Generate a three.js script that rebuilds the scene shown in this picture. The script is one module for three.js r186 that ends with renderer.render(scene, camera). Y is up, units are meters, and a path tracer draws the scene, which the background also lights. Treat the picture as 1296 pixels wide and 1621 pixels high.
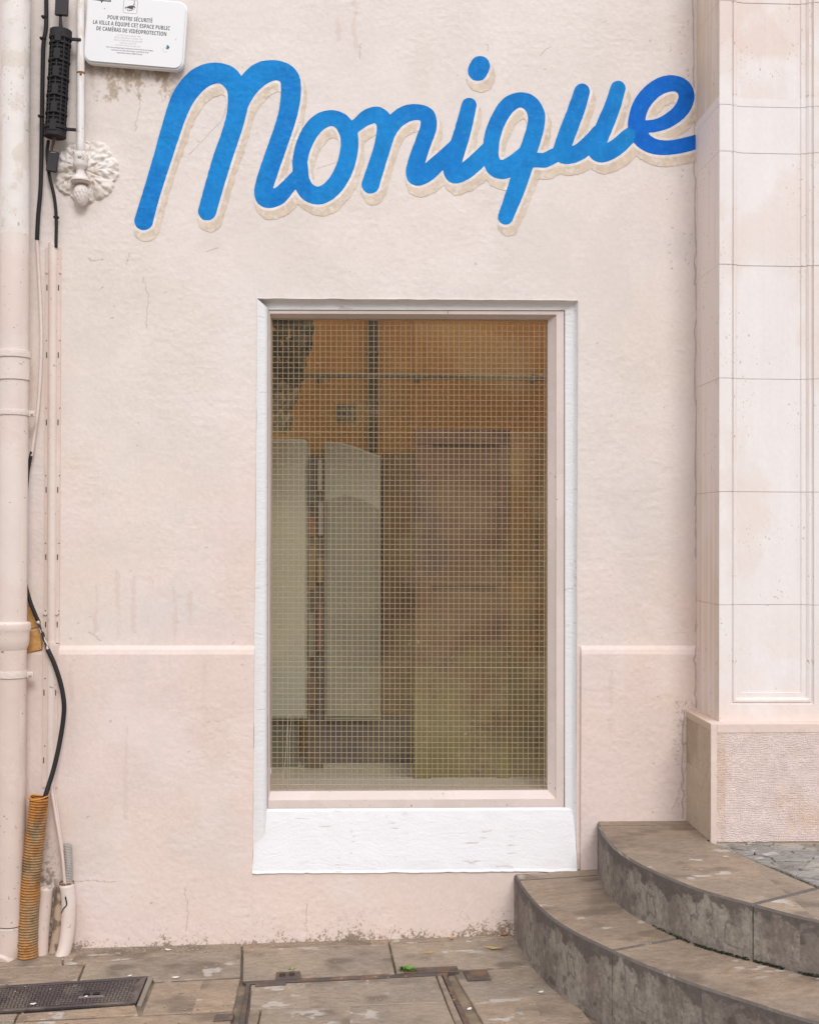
import * as THREE from 'three';
import { mergeGeometries, mergeVertices, toCreasedNormals } from 'three/addons/utils/BufferGeometryUtils.js';
import { RoundedBoxGeometry } from 'three/addons/geometries/RoundedBoxGeometry.js';

// ------------------------------------------------------------ camera, sky, sun, exposure
const scene = new THREE.Scene();
const F = 1900, CAM_Y = 1.284, CAM_Z = 3.8;
const camera = new THREE.PerspectiveCamera(2 * Math.atan(810.5 / F) * 180 / Math.PI, 818 / 1024, 0.05, 400);
camera.rotation.order = 'YXZ';
camera.position.set(0, CAM_Y, CAM_Z);
camera.rotation.set(0.0147, -0.0463, 0.0045);
camera.updateMatrixWorld(true);

const EXPOSURE = 1.245, SKY_GAIN = 1.0, SUN_I = 1.3;
{
  const w = 128, h = 64, d = new Float32Array(w * h * 4);
  for (let j = 0; j < h; j++) for (let i = 0; i < w; i++) {
    const el = ((j + 0.5) / h - 0.5) * Math.PI;                    // rows run from the nadir up
    const s = Math.max(0, Math.sin(el));
    const L = SKY_GAIN * (0.75 + 0.55 * s), k = (j * w + i) * 4;
    d[k] = L * 0.965; d[k + 1] = L * 0.99; d[k + 2] = L * 1.085; d[k + 3] = 1;
  }
  const sky = new THREE.DataTexture(d, w, h, THREE.RGBAFormat, THREE.FloatType);
  sky.mapping = THREE.EquirectangularReflectionMapping;
  sky.magFilter = THREE.LinearFilter; sky.minFilter = THREE.LinearFilter; sky.needsUpdate = true;
  scene.background = sky; scene.environment = sky;
}
const sun = new THREE.DirectionalLight(new THREE.Color(1, 0.985, 0.965), SUN_I);
sun.position.set(1.9, 8.2, 8.8); sun.target.position.set(0, 1.2, 0);
sun.castShadow = true; sun.shadow.radius = 40;
sun.shadow.mapSize.set(2048, 2048);
Object.assign(sun.shadow.camera, { left: -4, right: 4, top: 4, bottom: -4, near: 1, far: 30 });
scene.add(sun, sun.target);

const renderer = new THREE.WebGLRenderer({ antialias: true });
renderer.toneMapping = THREE.LinearToneMapping;
renderer.toneMappingExposure = EXPOSURE;
renderer.shadowMap.enabled = true;

// ------------------------------------------------------------ helpers
let seedState = 12345;
function rnd() { seedState |= 0; seedState = seedState + 0x6D2B79F5 | 0; let t = Math.imul(seedState ^ seedState >>> 15, 1 | seedState); t = t + Math.imul(t ^ t >>> 7, 61 | t) ^ t; return ((t ^ t >>> 14) >>> 0) / 4294967296; }
const rr = (a, b) => a + (b - a) * rnd();
const mix = (a, b, t) => a + (b - a) * t;
const clamp = (x, a = 0, b = 1) => Math.min(b, Math.max(a, x));
const ss = (a, b, x) => { const t = clamp((x - a) / (b - a)); return t * t * (3 - 2 * t); };
const V = (x, y, z) => new THREE.Vector3(x, y, z);

// survey of the place: a sighting (px, py) of the photograph met with a known plane gives a point in metres
function ray(px, py) { return V((px - 648) / F, -(py - 810.5) / F, -1).applyQuaternion(camera.quaternion); }
function P(px, py, z = 0) { const r = ray(px, py), t = (z - CAM_Z) / r.z; return V(r.x * t, CAM_Y + r.y * t, z); }
function onPlane(px, py, p0, n) { const r = ray(px, py), t = (p0.clone().sub(camera.position)).dot(n) / r.dot(n); return camera.position.clone().addScaledVector(r, t); }
const M1 = 1 / 500;                                                   // metres per photograph pixel on the wall

// value noise, optionally periodic
function hash(x, y, s) { let h = Math.imul(x, 374761393) + Math.imul(y, 668265263) + Math.imul(s, 1274126177) | 0; h = Math.imul(h ^ h >>> 13, 1274126177); return ((h ^ h >>> 16) >>> 0) / 4294967296; }
function noise(x, y, s = 0, per = 0) {
  const xi = Math.floor(x), yi = Math.floor(y); let fx = x - xi, fy = y - yi;
  fx = fx * fx * (3 - 2 * fx); fy = fy * fy * (3 - 2 * fy);
  let x0 = xi, x1 = xi + 1, y0 = yi, y1 = yi + 1;
  if (per) { x0 = ((x0 % per) + per) % per; x1 = ((x1 % per) + per) % per; y0 = ((y0 % per) + per) % per; y1 = ((y1 % per) + per) % per; }
  const a = hash(x0, y0, s), b = hash(x1, y0, s), c = hash(x0, y1, s), d = hash(x1, y1, s);
  return a + (b - a) * fx + (c - a) * fy + (a - b - c + d) * fx * fy;
}
function fbm(x, y, oct, s = 0, per = 0) { let v = 0, a = 0.5, n = 0; for (let i = 0; i < oct; i++) { v += a * noise(x, y, s + i * 17, per); n += a; x *= 2; y *= 2; per *= 2; a *= 0.5; } return v / n; }

const ENC = new Uint8Array(4097);
for (let i = 0; i <= 4096; i++) { const c = i / 4096; ENC[i] = Math.round(255 * (c <= 0.0031308 ? 12.92 * c : 1.055 * Math.pow(c, 1 / 2.4) - 0.055)); }
const enc = c => ENC[Math.round(clamp(c) * 4096)];
function setup(t, rep) { t.wrapS = t.wrapT = rep || THREE.RepeatWrapping; t.magFilter = THREE.LinearFilter; t.minFilter = THREE.LinearMipmapLinearFilter; t.generateMipmaps = true; t.anisotropy = 8; t.needsUpdate = true; return t; }
function colorTex(w, h, fn, wrap) {                                    // fn(i, j, out) fills linear rgb
  const d = new Uint8Array(w * h * 4), o = [0, 0, 0];
  for (let j = 0; j < h; j++) for (let i = 0; i < w; i++) { fn(i, j, o); const k = (j * w + i) * 4; d[k] = enc(o[0]); d[k + 1] = enc(o[1]); d[k + 2] = enc(o[2]); d[k + 3] = 255; }
  const t = new THREE.DataTexture(d, w, h); t.colorSpace = THREE.SRGBColorSpace; return setup(t, wrap);
}
function grayTex(w, h, fn, wrap) {
  const d = new Uint8Array(w * h * 4);
  for (let j = 0; j < h; j++) for (let i = 0; i < w; i++) { const v = Math.round(255 * clamp(fn(i, j))), k = (j * w + i) * 4; d[k] = d[k + 1] = d[k + 2] = v; d[k + 3] = 255; }
  return setup(new THREE.DataTexture(d, w, h), wrap);
}
// a surface with grain: tile of `size` metres
function grainMat(rgb, { size = 1, res = size < 0.75 ? 256 : 512, seed = 1, amp = 0.12, freq = 6, oct = 6, rgb2 = null, patch = 0, freq2 = 4, cut = 0.55, rough = 0.8, bump = 0, bfreq = 24, metal = 0, stretch = 1, speck = 0, speckRgb = [0.03, 0.025, 0.02] } = {}) {
  const map = colorTex(res, res, (i, j, o) => {
    const x = i / res, y = j / res;
    const n = fbm(x * freq, y * freq * stretch, oct, seed, 0 || freq) - 0.5;
    const k = 1 + amp * 2 * n; let q = 0;
    if (patch) q = patch * ss(cut - 0.06, cut + 0.06, fbm(x * freq2, y * freq2, 6, seed + 77, freq2) + 0.1 * (noise(x * 160, y * 160, seed + 5, 160) - 0.5));
    let sp = 0; if (speck) sp = ss(1 - speck, 1 - speck * 0.5, noise(x * 128, y * 128, seed + 9, 128)) * ss(0.45, 0.6, noise(x * 9, y * 9, seed + 31, 9));
    for (let c = 0; c < 3; c++) { let v = rgb[c] * k; if (q) v = mix(v, rgb2[c] * k, q); if (sp) v = mix(v, speckRgb[c], sp * 0.8); o[c] = v; }
  });
  map.repeat.set(1 / size, 1 / size);
  const m = new THREE.MeshStandardMaterial({ map, roughness: rough, metalness: metal });
  if (bump) { m.bumpMap = grayTex(res, res, (i, j) => fbm(i / res * bfreq, j / res * bfreq * stretch, 5, seed + 200, bfreq)); m.bumpMap.repeat.copy(map.repeat); m.bumpScale = bump; }
  return m;
}
const flat = (r, g, b, rough = 0.8, metal = 0) => new THREE.MeshStandardMaterial({ color: new THREE.Color().setRGB(r, g, b), roughness: rough, metalness: metal });

// uv in metres from the dominant direction of each face
function boxUV(g) {
  if (g.index) g = g.toNonIndexed();
  const p = g.attributes.position, uv = new Float32Array(p.count * 2), a = V(), b = V(), c = V();
  for (let i = 0; i < p.count; i += 3) {
    a.fromBufferAttribute(p, i); b.fromBufferAttribute(p, i + 1); c.fromBufferAttribute(p, i + 2);
    const n = b.clone().sub(a).cross(c.clone().sub(a)), ax = Math.abs(n.x), ay = Math.abs(n.y), az = Math.abs(n.z);
    [a, b, c].forEach((v, k) => { let s, t; if (ax > ay && ax > az) { s = v.z; t = v.y; } else if (ay > az) { s = v.x; t = v.z; } else { s = v.x; t = v.y; } uv[(i + k) * 2] = s; uv[(i + k) * 2 + 1] = t; });
  }
  g.setAttribute('uv', new THREE.BufferAttribute(uv, 2)); return g;
}
const used = {};
function numbered(n) { if (!(n in used)) { used[n] = 0; return n; } used[n]++; return n + '_' + String(used[n]).padStart(3, '0'); }
function mesh(name, geo, mat, parent) {
  if (Array.isArray(geo)) geo = mergeGeometries(geo.map(g => { g = g.index ? g.toNonIndexed() : g; for (const k of Object.keys(g.attributes)) if (!['position', 'normal', 'uv', 'color'].includes(k)) g.deleteAttribute(k); return g; }));
  const m = new THREE.Mesh(geo, mat); m.castShadow = m.receiveShadow = true;
  if (parent) { m.name = name; parent.add(m); } else { m.name = numbered(name); scene.add(m); }
  return m;
}
const things = [];
function thing(name, label, category, group) { const g = new THREE.Group(); g.name = numbered(name); g.userData = { label, category }; if (group) g.userData.group = group; scene.add(g); things.push(g); return g; }
function tag(m, label, category, group) { m.userData = { ...m.userData, label, category }; if (group) m.userData.group = group; return m; }
function struct(name) { const g = new THREE.Group(); g.name = numbered(name); g.userData.kind = 'structure'; scene.add(g); return g; }
function box(x0, x1, y0, y1, z0, z1, r = 0) {
  const g = r ? new RoundedBoxGeometry(x1 - x0, y1 - y0, z1 - z0, 2, r) : new THREE.BoxGeometry(x1 - x0, y1 - y0, z1 - z0);
  g.translate((x0 + x1) / 2, (y0 + y1) / 2, (z0 + z1) / 2); return boxUV(g);
}
// a swept round with radius given along it; ends closed unless open
function sweep(pts, rad, { n = 60, seg = 16, open = false, tension = 0.5, flatZ = 1 } = {}) {
  const cv = new THREE.CatmullRomCurve3(pts, false, 'catmullrom', tension), fr = cv.computeFrenetFrames(n, false);
  const pos = [], uv = [], idx = [], L = cv.getLength();
  for (let i = 0; i <= n; i++) {
    const t = i / n, c = cv.getPointAt(t), r = typeof rad === 'function' ? rad(t, t * L) : rad;
    for (let j = 0; j <= seg; j++) { const a = j / seg * Math.PI * 2; const q = c.clone().addScaledVector(fr.normals[i], Math.cos(a) * r).addScaledVector(fr.binormals[i], Math.sin(a) * r); pos.push(q.x, q.y, q.z); uv.push(j / seg * 2 * Math.PI * 0.03, t * L); }
  }
  for (let i = 0; i < n; i++) for (let j = 0; j < seg; j++) { const a = i * (seg + 1) + j, b = a + seg + 1; idx.push(a, b, a + 1, b, b + 1, a + 1); }
  if (!open) for (const e of [0, n]) { const c = cv.getPointAt(e / n), k = pos.length / 3; pos.push(c.x, c.y, c.z); uv.push(0, 0); for (let j = 0; j < seg; j++) { const a = e * (seg + 1) + j; if (e) idx.push(a, k, a + 1); else idx.push(a, a + 1, k); } }
  const g = new THREE.BufferGeometry(); g.setAttribute('position', new THREE.Float32BufferAttribute(pos, 3)); g.setAttribute('uv', new THREE.Float32BufferAttribute(uv, 2)); g.setIndex(idx); g.computeVertexNormals();
  return g.toNonIndexed();
}
// ribbon of quads between two equal rings of points
function loft(rings, closed = true) {
  const pos = [];
  for (let r = 0; r + 1 < rings.length; r++) { const A = rings[r], B = rings[r + 1], n = A.length; for (let i = 0; i < (closed ? n : n - 1); i++) { const j = (i + 1) % n; for (const p of [A[i], B[i], A[j], B[i], B[j], A[j]]) pos.push(p.x, p.y, p.z); } }
  const g = new THREE.BufferGeometry(); g.setAttribute('position', new THREE.Float32BufferAttribute(pos, 3)); g.setAttribute('uv', new THREE.Float32BufferAttribute(new Float32Array(pos.length / 3 * 2), 2)); g.computeVertexNormals(); return boxUV(g);
}
// plan polygon (x, z) raised from y0 to y1, edges rounded
function plan(poly, y0, y1, bev = 0.003, holes) {
  const s = new THREE.Shape(poly.map(p => new THREE.Vector2(p[0], -p[1])));
  if (holes) for (const h of holes) s.holes.push(new THREE.Path(h.map(p => new THREE.Vector2(p[0], -p[1]))));
  const g = new THREE.ExtrudeGeometry(s, { depth: y1 - y0 - 2 * bev, bevelEnabled: bev > 0, bevelSize: bev, bevelThickness: bev, bevelOffset: -bev, bevelSegments: bev > 0.006 ? 4 : 1, steps: 1 });
  g.rotateX(-Math.PI / 2); g.translate(0, y0 + bev, 0); return g;
}
// elevation polygon (x, y) given thickness towards the viewer
function elev(poly, z0, z1, bev = 0, holes) {
  const s = new THREE.Shape(poly.map(p => new THREE.Vector2(p[0], p[1])));
  if (holes) for (const h of holes) s.holes.push(new THREE.Path(h.map(p => new THREE.Vector2(p[0], p[1]))));
  const g = new THREE.ExtrudeGeometry(s, { depth: z1 - z0 - 2 * bev, bevelEnabled: bev > 0, bevelSize: bev, bevelThickness: bev, bevelOffset: -bev, bevelSegments: 3, steps: 1 });
  g.translate(0, 0, z0 + bev); return boxUV(g);
}
function insetPoly(poly, d) {                                         // convex polygon moved in by d
  const n = poly.length; let A = 0; for (let i = 0; i < n; i++) { const p = poly[i], q = poly[(i + 1) % n]; A += p[0] * q[1] - q[0] * p[1]; }
  const sg = A > 0 ? 1 : -1, ln = poly.map((p, i) => { const q = poly[(i + 1) % n], dx = q[0] - p[0], dy = q[1] - p[1], l = Math.hypot(dx, dy) || 1e-9; const nx = -dy / l * sg, ny = dx / l * sg; return { x: p[0] + nx * d, y: p[1] + ny * d, dx: dx / l, dy: dy / l }; });
  return poly.map((_, i) => { const a = ln[(i + n - 1) % n], b = ln[i], den = a.dx * b.dy - a.dy * b.dx; if (Math.abs(den) < 1e-4) return [b.x, b.y]; const t = ((b.x - a.x) * b.dy - (b.y - a.y) * b.dx) / den; return [a.x + a.dx * t, a.y + a.dy * t]; });
}
function clipHalf(poly, ax, ay, c) {                                  // keep ax*x + ay*y <= c
  const out = []; for (let i = 0; i < poly.length; i++) { const p = poly[i], q = poly[(i + 1) % poly.length], a = ax * p[0] + ay * p[1] - c, b = ax * q[0] + ay * q[1] - c; if (a <= 0) out.push(p); if (a * b < 0) { const t = a / (a - b); out.push([mix(p[0], q[0], t), mix(p[1], q[1], t)]); } } return out;
}
const xy = (px, py, z) => { const p = P(px, py, z); return [p.x, p.y]; };

// ------------------------------------------------------------ the rendered wall
const WX0 = -1.22, WY0 = -0.12, WW = 2.62, WH = 3.3, TW = 1600, TH = 2016;
const SILL_Y = P(650, 1022).y;                                        // top of the plinth
const marks = new Float32Array(TW * TH), chips = new Float32Array(TW * TH);
function stroke(arr, pts, w, a) {                                     // a scratch or crack drawn on the wall, pts in photograph sightings
  for (let k = 0; k + 1 < pts.length; k++) {
    const p = P(pts[k][0], pts[k][1]), q = P(pts[k + 1][0], pts[k + 1][1]), n = Math.ceil(p.distanceTo(q) * 1400) + 1;
    for (let s = 0; s <= n; s++) {
      const t = s / n, wob = 0.004 * (noise(k * 9 + t * 14, pts[0][0], 3) - 0.5) * 2;
      const cx = (mix(p.x, q.x, t) + wob - WX0) / WW * TW, cy = (mix(p.y, q.y, t) + wob * 0.6 - WY0) / WH * TH, R = w * (0.5 + noise(t * 20 + k * 7, 1.5, 8));
      const r0 = Math.ceil(R + 1);
      for (let j = -r0; j <= r0; j++) for (let i = -r0; i <= r0; i++) { const x = Math.round(cx + i), y = Math.round(cy + j); if (x < 0 || y < 0 || x >= TW || y >= TH) continue; const d = Math.hypot(x - cx, y - cy), v = a * clamp(R + 0.6 - d); if (v > arr[y * TW + x]) arr[y * TW + x] = v; }
    }
  }
}
[[[570, 70], [568, 95]], [[219, 140], [221, 165], [214, 208]], [[362, 155], [352, 190], [300, 245]], [[140, 408], [144, 414], [165, 411]], [[500, 268], [520, 262], [532, 258]], [[860, 258], [850, 290]],
 [[1088, 1210], [1080, 1240], [1068, 1275]], [[1096, 0], [1098, 200], [1100, 450], [1101, 800], [1102, 1010], [1103, 1118]], [[1084, 1122], [1083, 1290]], [[120, 1392], [150, 1388], [190, 1391]], [[300, 1400], [305, 1440], [302, 1468]],
 [[490, 1425], [492, 1470]], [[245, 345], [258, 330], [262, 322]], [[225, 440], [235, 470], [230, 520]], [[140, 1000], [160, 1015]], [[855, 88], [862, 80], [872, 74]], [[770, 70], [772, 82]], [[345, 393], [335, 396], [327, 399]], [[205, 400], [200, 420]]
].forEach((c, i) => stroke(marks, c, i === 7 || i === 8 ? 1.3 : 0.55, i === 7 || i === 8 ? 0.55 : 0.55));
for (let k = 0; k < 120; k++) { const x = rr(110, 1090), y = rr(10, 1480); if (x > 395 && x < 920 && y > 465 && y < 1385) continue; stroke(marks, [[x, y], [x + rr(-2, 2), y + rr(0.5, 2)]], rr(0.3, 0.8), rr(0.25, 0.8)); }
for (let k = 0; k < 60; k++) { const x = rr(1055, 1100), y = rr(5, 430); stroke(marks, [[x, y], [x + rr(-1, 1), y + rr(0.5, 3)]], rr(0.3, 0.7), rr(0.3, 0.8)); }
// drips and runs, with outlines of their own
const runs = new Float32Array(TW * TH);
[[185, 905, 1010], [210, 915, 1000], [238, 915, 1012], [276, 930, 1015], [150, 930, 1000], [300, 940, 990], [120, 1050, 1190], [205, 1130, 1290], [330, 1050, 1150], [970, 1060, 1200], [535, 30, 62], [560, 0, 75]].forEach(([x, y0, y1]) => stroke(runs, [[x, y0], [x + 2, y1]], 4.5, 0.9));
function wallAt(x, y) { return null; }
const wallMap = colorTex(TW, TH, (i, j, o) => {
  const X = WX0 + (i + 0.5) / TW * WW, Y = WY0 + (j + 0.5) / TH * WH, k = j * TW + i;
  const big = fbm(X * 1.7 + 3, Y * 1.7, 5, 11), mid = fbm(X * 9, Y * 9, 5, 23), fine = fbm(X * 120, Y * 120, 3, 37);
  const below = Y < SILL_Y ? 0.85 : 0;
  const pink = clamp(below * 0.85 + 0.9 * ss(0.40, 0.66, big + 0.26 * (1.6 - Y) - 0.05 + 0.12 * (mid - 0.5)) * (1 - below * 0.2) * ss(3.9, 1.2, Y + (mid - 0.5)));
  let r = mix(0.735, 0.735, pink), g = mix(0.655, 0.603, pink), b = mix(0.604, 0.545, pink);
  const warm = ss(0.44, 0.6, fbm(X * 3.1 + 40, Y * 3.1, 5, 61)) * ss(2.7, 1.9, Y + 0.6 * (mid - 0.5)) * 0.8; g = mix(g, g * 0.985, warm); b = mix(b, b * 0.945, warm); const v = 1 + 0.10 * (mid - 0.5) + 0.10 * (fine - 0.5) + 0.05 * (big - 0.5); r *= v; g *= v; b *= v;
  // worn paint and grey weathering patches
  const wear = ss(0.60, 0.68, fbm(X * 5 + 9, Y * 3.2, 6, 51)) * 0.35; r = mix(r, 0.66, wear); g = mix(g, 0.595, wear); b = mix(b, 0.54, wear);
  const pale = ss(0.56, 0.72, fbm(X * 7 + 19, Y * 6, 6, 71)) * 0.25; r = mix(r, 0.79, pale); g = mix(g, 0.708, pale); b = mix(b, 0.665, pale);
  const run = runs[k] * ss(0.35, 0.6, fbm(X * 60, Y * 14, 4, 83)) * 0.5; r = mix(r, 0.64, run); g = mix(g, 0.50, run); b = mix(b, 0.43, run);
  // moss and splashed dirt along the foot, in grains and tongues
  const gy = Y - (-0.004 + 0.033 * X);
  const tongue = fbm(X * 14, Y * 8, 5, 91), gr = noise(X * 170, Y * 170, 101) * 0.6 + noise(X * 70, Y * 70, 103) * 0.4;
  const gf = noise(X * 420, Y * 420, 107); let dirt = clamp((0.016 + 0.07 * (tongue - 0.40) - gy) * 42 + (gr - 0.5) * 3.4 + (gf - 0.5) * 2.2);
  dirt = Math.max(dirt, clamp((0.16 - gy) * 6 - 0.2) * ss(0.60, 0.72, gr * 0.6 + gf * 0.4) * ss(0.42, 0.55, tongue) * 0.8);
  if (X > 0.95 && Y < 0.75) dirt = Math.max(dirt, ss(0.56, 0.70, gr * 0.35 + gf * 0.25 + tongue * 0.4) * ss(1.02, 1.06, X + 0.05 * (tongue - 0.5)) * 0.6);
  if (X < -0.88 && Y < 0.36) dirt = Math.max(dirt, ss(0.38, 0.6, gr * 0.55 + tongue * 0.45) * ss(0.40, 0.2, Y) * ss(-0.87, -0.92, X) * 0.9);
  r = mix(r, 0.13 + 0.13 * gr, dirt * 0.85); g = mix(g, 0.088 + 0.095 * gr, dirt * 0.85); b = mix(b, 0.048 + 0.062 * gr, dirt * 0.85);
  // dark brown granular patch under the enamel plate, fading downwards
  const sx = (X + 0.69) / 0.16, syy = P(215, 118).y - Y; if (Math.abs(sx) < 1 && syy > -0.03 && syy < 0.09) { const q = ss(0.45, 0.72, 0.55 * fbm(X * 60, Y * 22, 5, 131) + 0.45 * gr + 0.13 - Math.max(0, syy) * 2.4) * ss(1, 0.6, Math.abs(sx) + 0.3 * (fbm(X * 30, Y * 8, 3, 137) - 0.5)) * 0.7; r = mix(r, 0.34, q); g = mix(g, 0.24, q); b = mix(b, 0.13, q); }
  const m = marks[k] * 0.75; r = mix(r, 0.16, m); g = mix(g, 0.115, m); b = mix(b, 0.085, m);
  o[0] = r; o[1] = g; o[2] = b;
}, THREE.MirroredRepeatWrapping);
const wallBump = grayTex(TW, TH, (i, j) => {
  const X = WX0 + (i + 0.5) / TW * WW, Y = WY0 + (j + 0.5) / TH * WH, k = j * TW + i;
  const wx = X + 0.02 * (fbm(X * 12, Y * 12, 3, 5) - 0.5), wy = Y + 0.03 * (fbm(X * 10 + 7, Y * 10, 3, 6) - 0.5);
  const und = fbm(X * 4, Y * 4, 4, 205), trowel = 1 - Math.abs(2 * fbm(wx * 22, wy * 34, 3, 211) - 1), grain = fbm(X * 75, Y * 75, 4, 223), fine = noise(X * 260, Y * 260, 227);
  const rough = ss(0.42, 0.62, fbm(X * 2.3, Y * 2.3, 4, 231));
  return clamp(0.32 * und + (0.10 + 0.16 * rough) * trowel + (0.14 + 0.12 * rough) * grain + 0.03 * fine + 0.05 - marks[k] * 0.22);
}, THREE.MirroredRepeatWrapping);
const wallMat = new THREE.MeshStandardMaterial({ map: wallMap, bumpMap: wallBump, bumpScale: 0.0042, roughness: 0.92 });
function wallUV(g) { if (g.index) g = g.toNonIndexed(); const p = g.attributes.position, uv = new Float32Array(p.count * 2); for (let i = 0; i < p.count; i++) { uv[2 * i] = (p.getX(i) + p.getZ(i) * 0.7 - WX0) / WW; uv[2 * i + 1] = (p.getY(i) + p.getZ(i) * 0.3 - WY0) / WH; } g.setAttribute('uv', new THREE.BufferAttribute(uv, 2)); return g; }

const REV = -0.03;                                                     // plane of the window frame
const outer = [xy(407.5, 472.5), xy(914.5, 476), xy(911, 1377.5), xy(400.5, 1380.5)];
const inner = [xy(425, 490.5, REV), xy(893.5, 491.5, REV), xy(893.5, 1278.5, REV), xy(423.5, 1281, REV)];
const PL = 0.018;                                                     // the plinth stands this far out
const wall = thing('rendered_wall', 'pale pink rendered wall of the building around the shop window and blue lettering', 'wall');
{
  const WL = -4, WR = 1.3, WT = 6;
  const yl = outer[3][1], oL = x => SILL_Y;
  // upper part: everything above the plinth, cut round the opening; front sheet and body in one
  const up = new THREE.Shape([[WL, SILL_Y], [outer[0][0] + (outer[3][0] - outer[0][0]) * (outer[0][1] - SILL_Y) / (outer[0][1] - outer[3][1]), SILL_Y], outer[0], outer[1], [outer[1][0] + (outer[2][0] - outer[1][0]) * (outer[1][1] - SILL_Y) / (outer[1][1] - outer[2][1]), SILL_Y], [WR, SILL_Y], [WR, WT], [WL, WT]].map(p => new THREE.Vector2(p[0], p[1])));
  const g = new THREE.ExtrudeGeometry(up, { depth: 0.3, bevelEnabled: false }); g.translate(0, 0, -0.3);
  mesh('upper_render', wallUV(g), wallMat, wall);
  // plinth left, right and under the window, with a weathered splay along its top
  const sp = 0.026, ch = (x0, x1, y0, y1, x0b = x0, x1b = x1) => {    // a length of plinth with a sloping top
    const pr = [[-0.3, y0], [PL, y0], [PL, y1 - sp], [PL * 0.72, y1 - sp * 0.45], [0.0015, y1], [-0.3, y1]];
    const A = pr.map(([z, y]) => V(mix(x0b, x0, (y - y0) / (y1 - y0)), y, z)), B = pr.map(([z, y]) => V(mix(x1b, x1, (y - y0) / (y1 - y0)), y, z));
    const q = loft([B, A]), caps = [];
    for (const [R, f] of [[A, 0], [B, 1]]) for (let i = 1; i + 1 < R.length; i++) for (const v of f ? [R[0], R[i], R[i + 1]] : [R[0], R[i + 1], R[i]]) caps.push(v.x, v.y, v.z);
    const c = new THREE.BufferGeometry(); c.setAttribute('position', new THREE.Float32BufferAttribute(caps, 3)); c.setAttribute('uv', new THREE.Float32BufferAttribute(new Float32Array(caps.length / 3 * 2), 2)); c.computeVertexNormals();
    return mergeGeometries([q, c]);
  };
  const xl = y => outer[0][0] + (outer[3][0] - outer[0][0]) * (outer[0][1] - y) / (outer[0][1] - outer[3][1]), xr = y => outer[1][0] + (outer[2][0] - outer[1][0]) * (outer[1][1] - y) / (outer[1][1] - outer[2][1]);
  const yb = -0.6;
  mesh('plinth', wallUV(ch(WL, xl(SILL_Y), yb, SILL_Y, WL, xl(yb + 0.5) - 0.001)), wallMat, wall);
  mesh('plinth', wallUV(ch(xr(SILL_Y) + 0.012, WR, yb, SILL_Y, xr(0.2) + 0.012, WR)), wallMat, wall);
  // the bare strip beside the opening, flush with the wall above
  mesh('plinth_return', wallUV(loft([[V(xr(0.2) + 0.0125, yb, -0.3), V(xr(0.2) + 0.0125, yb, 0.004), V(xr(SILL_Y) + 0.0125, SILL_Y, 0.004), V(xr(SILL_Y) + 0.0125, SILL_Y, -0.3)], [V(outer[2][0], yb, -0.3), V(outer[2][0], yb, 0.004), V(xr(SILL_Y), SILL_Y, 0.004), V(xr(SILL_Y), SILL_Y, -0.3)]])), wallMat, wall);
  const y3 = outer[3][1], y2 = outer[2][1];
  mesh('plinth', wallUV(elev([[xl(yb + 0.5) - 0.0005, yb], [outer[2][0], yb], [outer[2][0], y2 - 0.001], [xl(yb + 0.5) - 0.0005, y3 - 0.001]], -0.3, PL - 0.0015)), wallMat, wall);
  // bare brick where the render is broken away behind the downpipe
  const bm = grainMat([0.50, 0.24, 0.065], { seed: 301, amp: 0.2, freq: 9, rgb2: [0.62, 0.36, 0.13], patch: 0.7, bump: 0.003, bfreq: 40, size: 0.5 });
  [[[30, 925], [41, 925], [54, 958], [30, 964]], [[30, 967], [55, 960.5], [63, 992], [30, 1002]], [[30, 1005], [64, 994.5], [69.5, 1027], [30, 1037]]].forEach(q => mesh('brick', elev(q.map(p => xy(p[0], p[1])), -0.02, q[0][1] > 1000 ? PL + 0.004 : 0.006, 0.0025), bm, wall));
}

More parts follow.
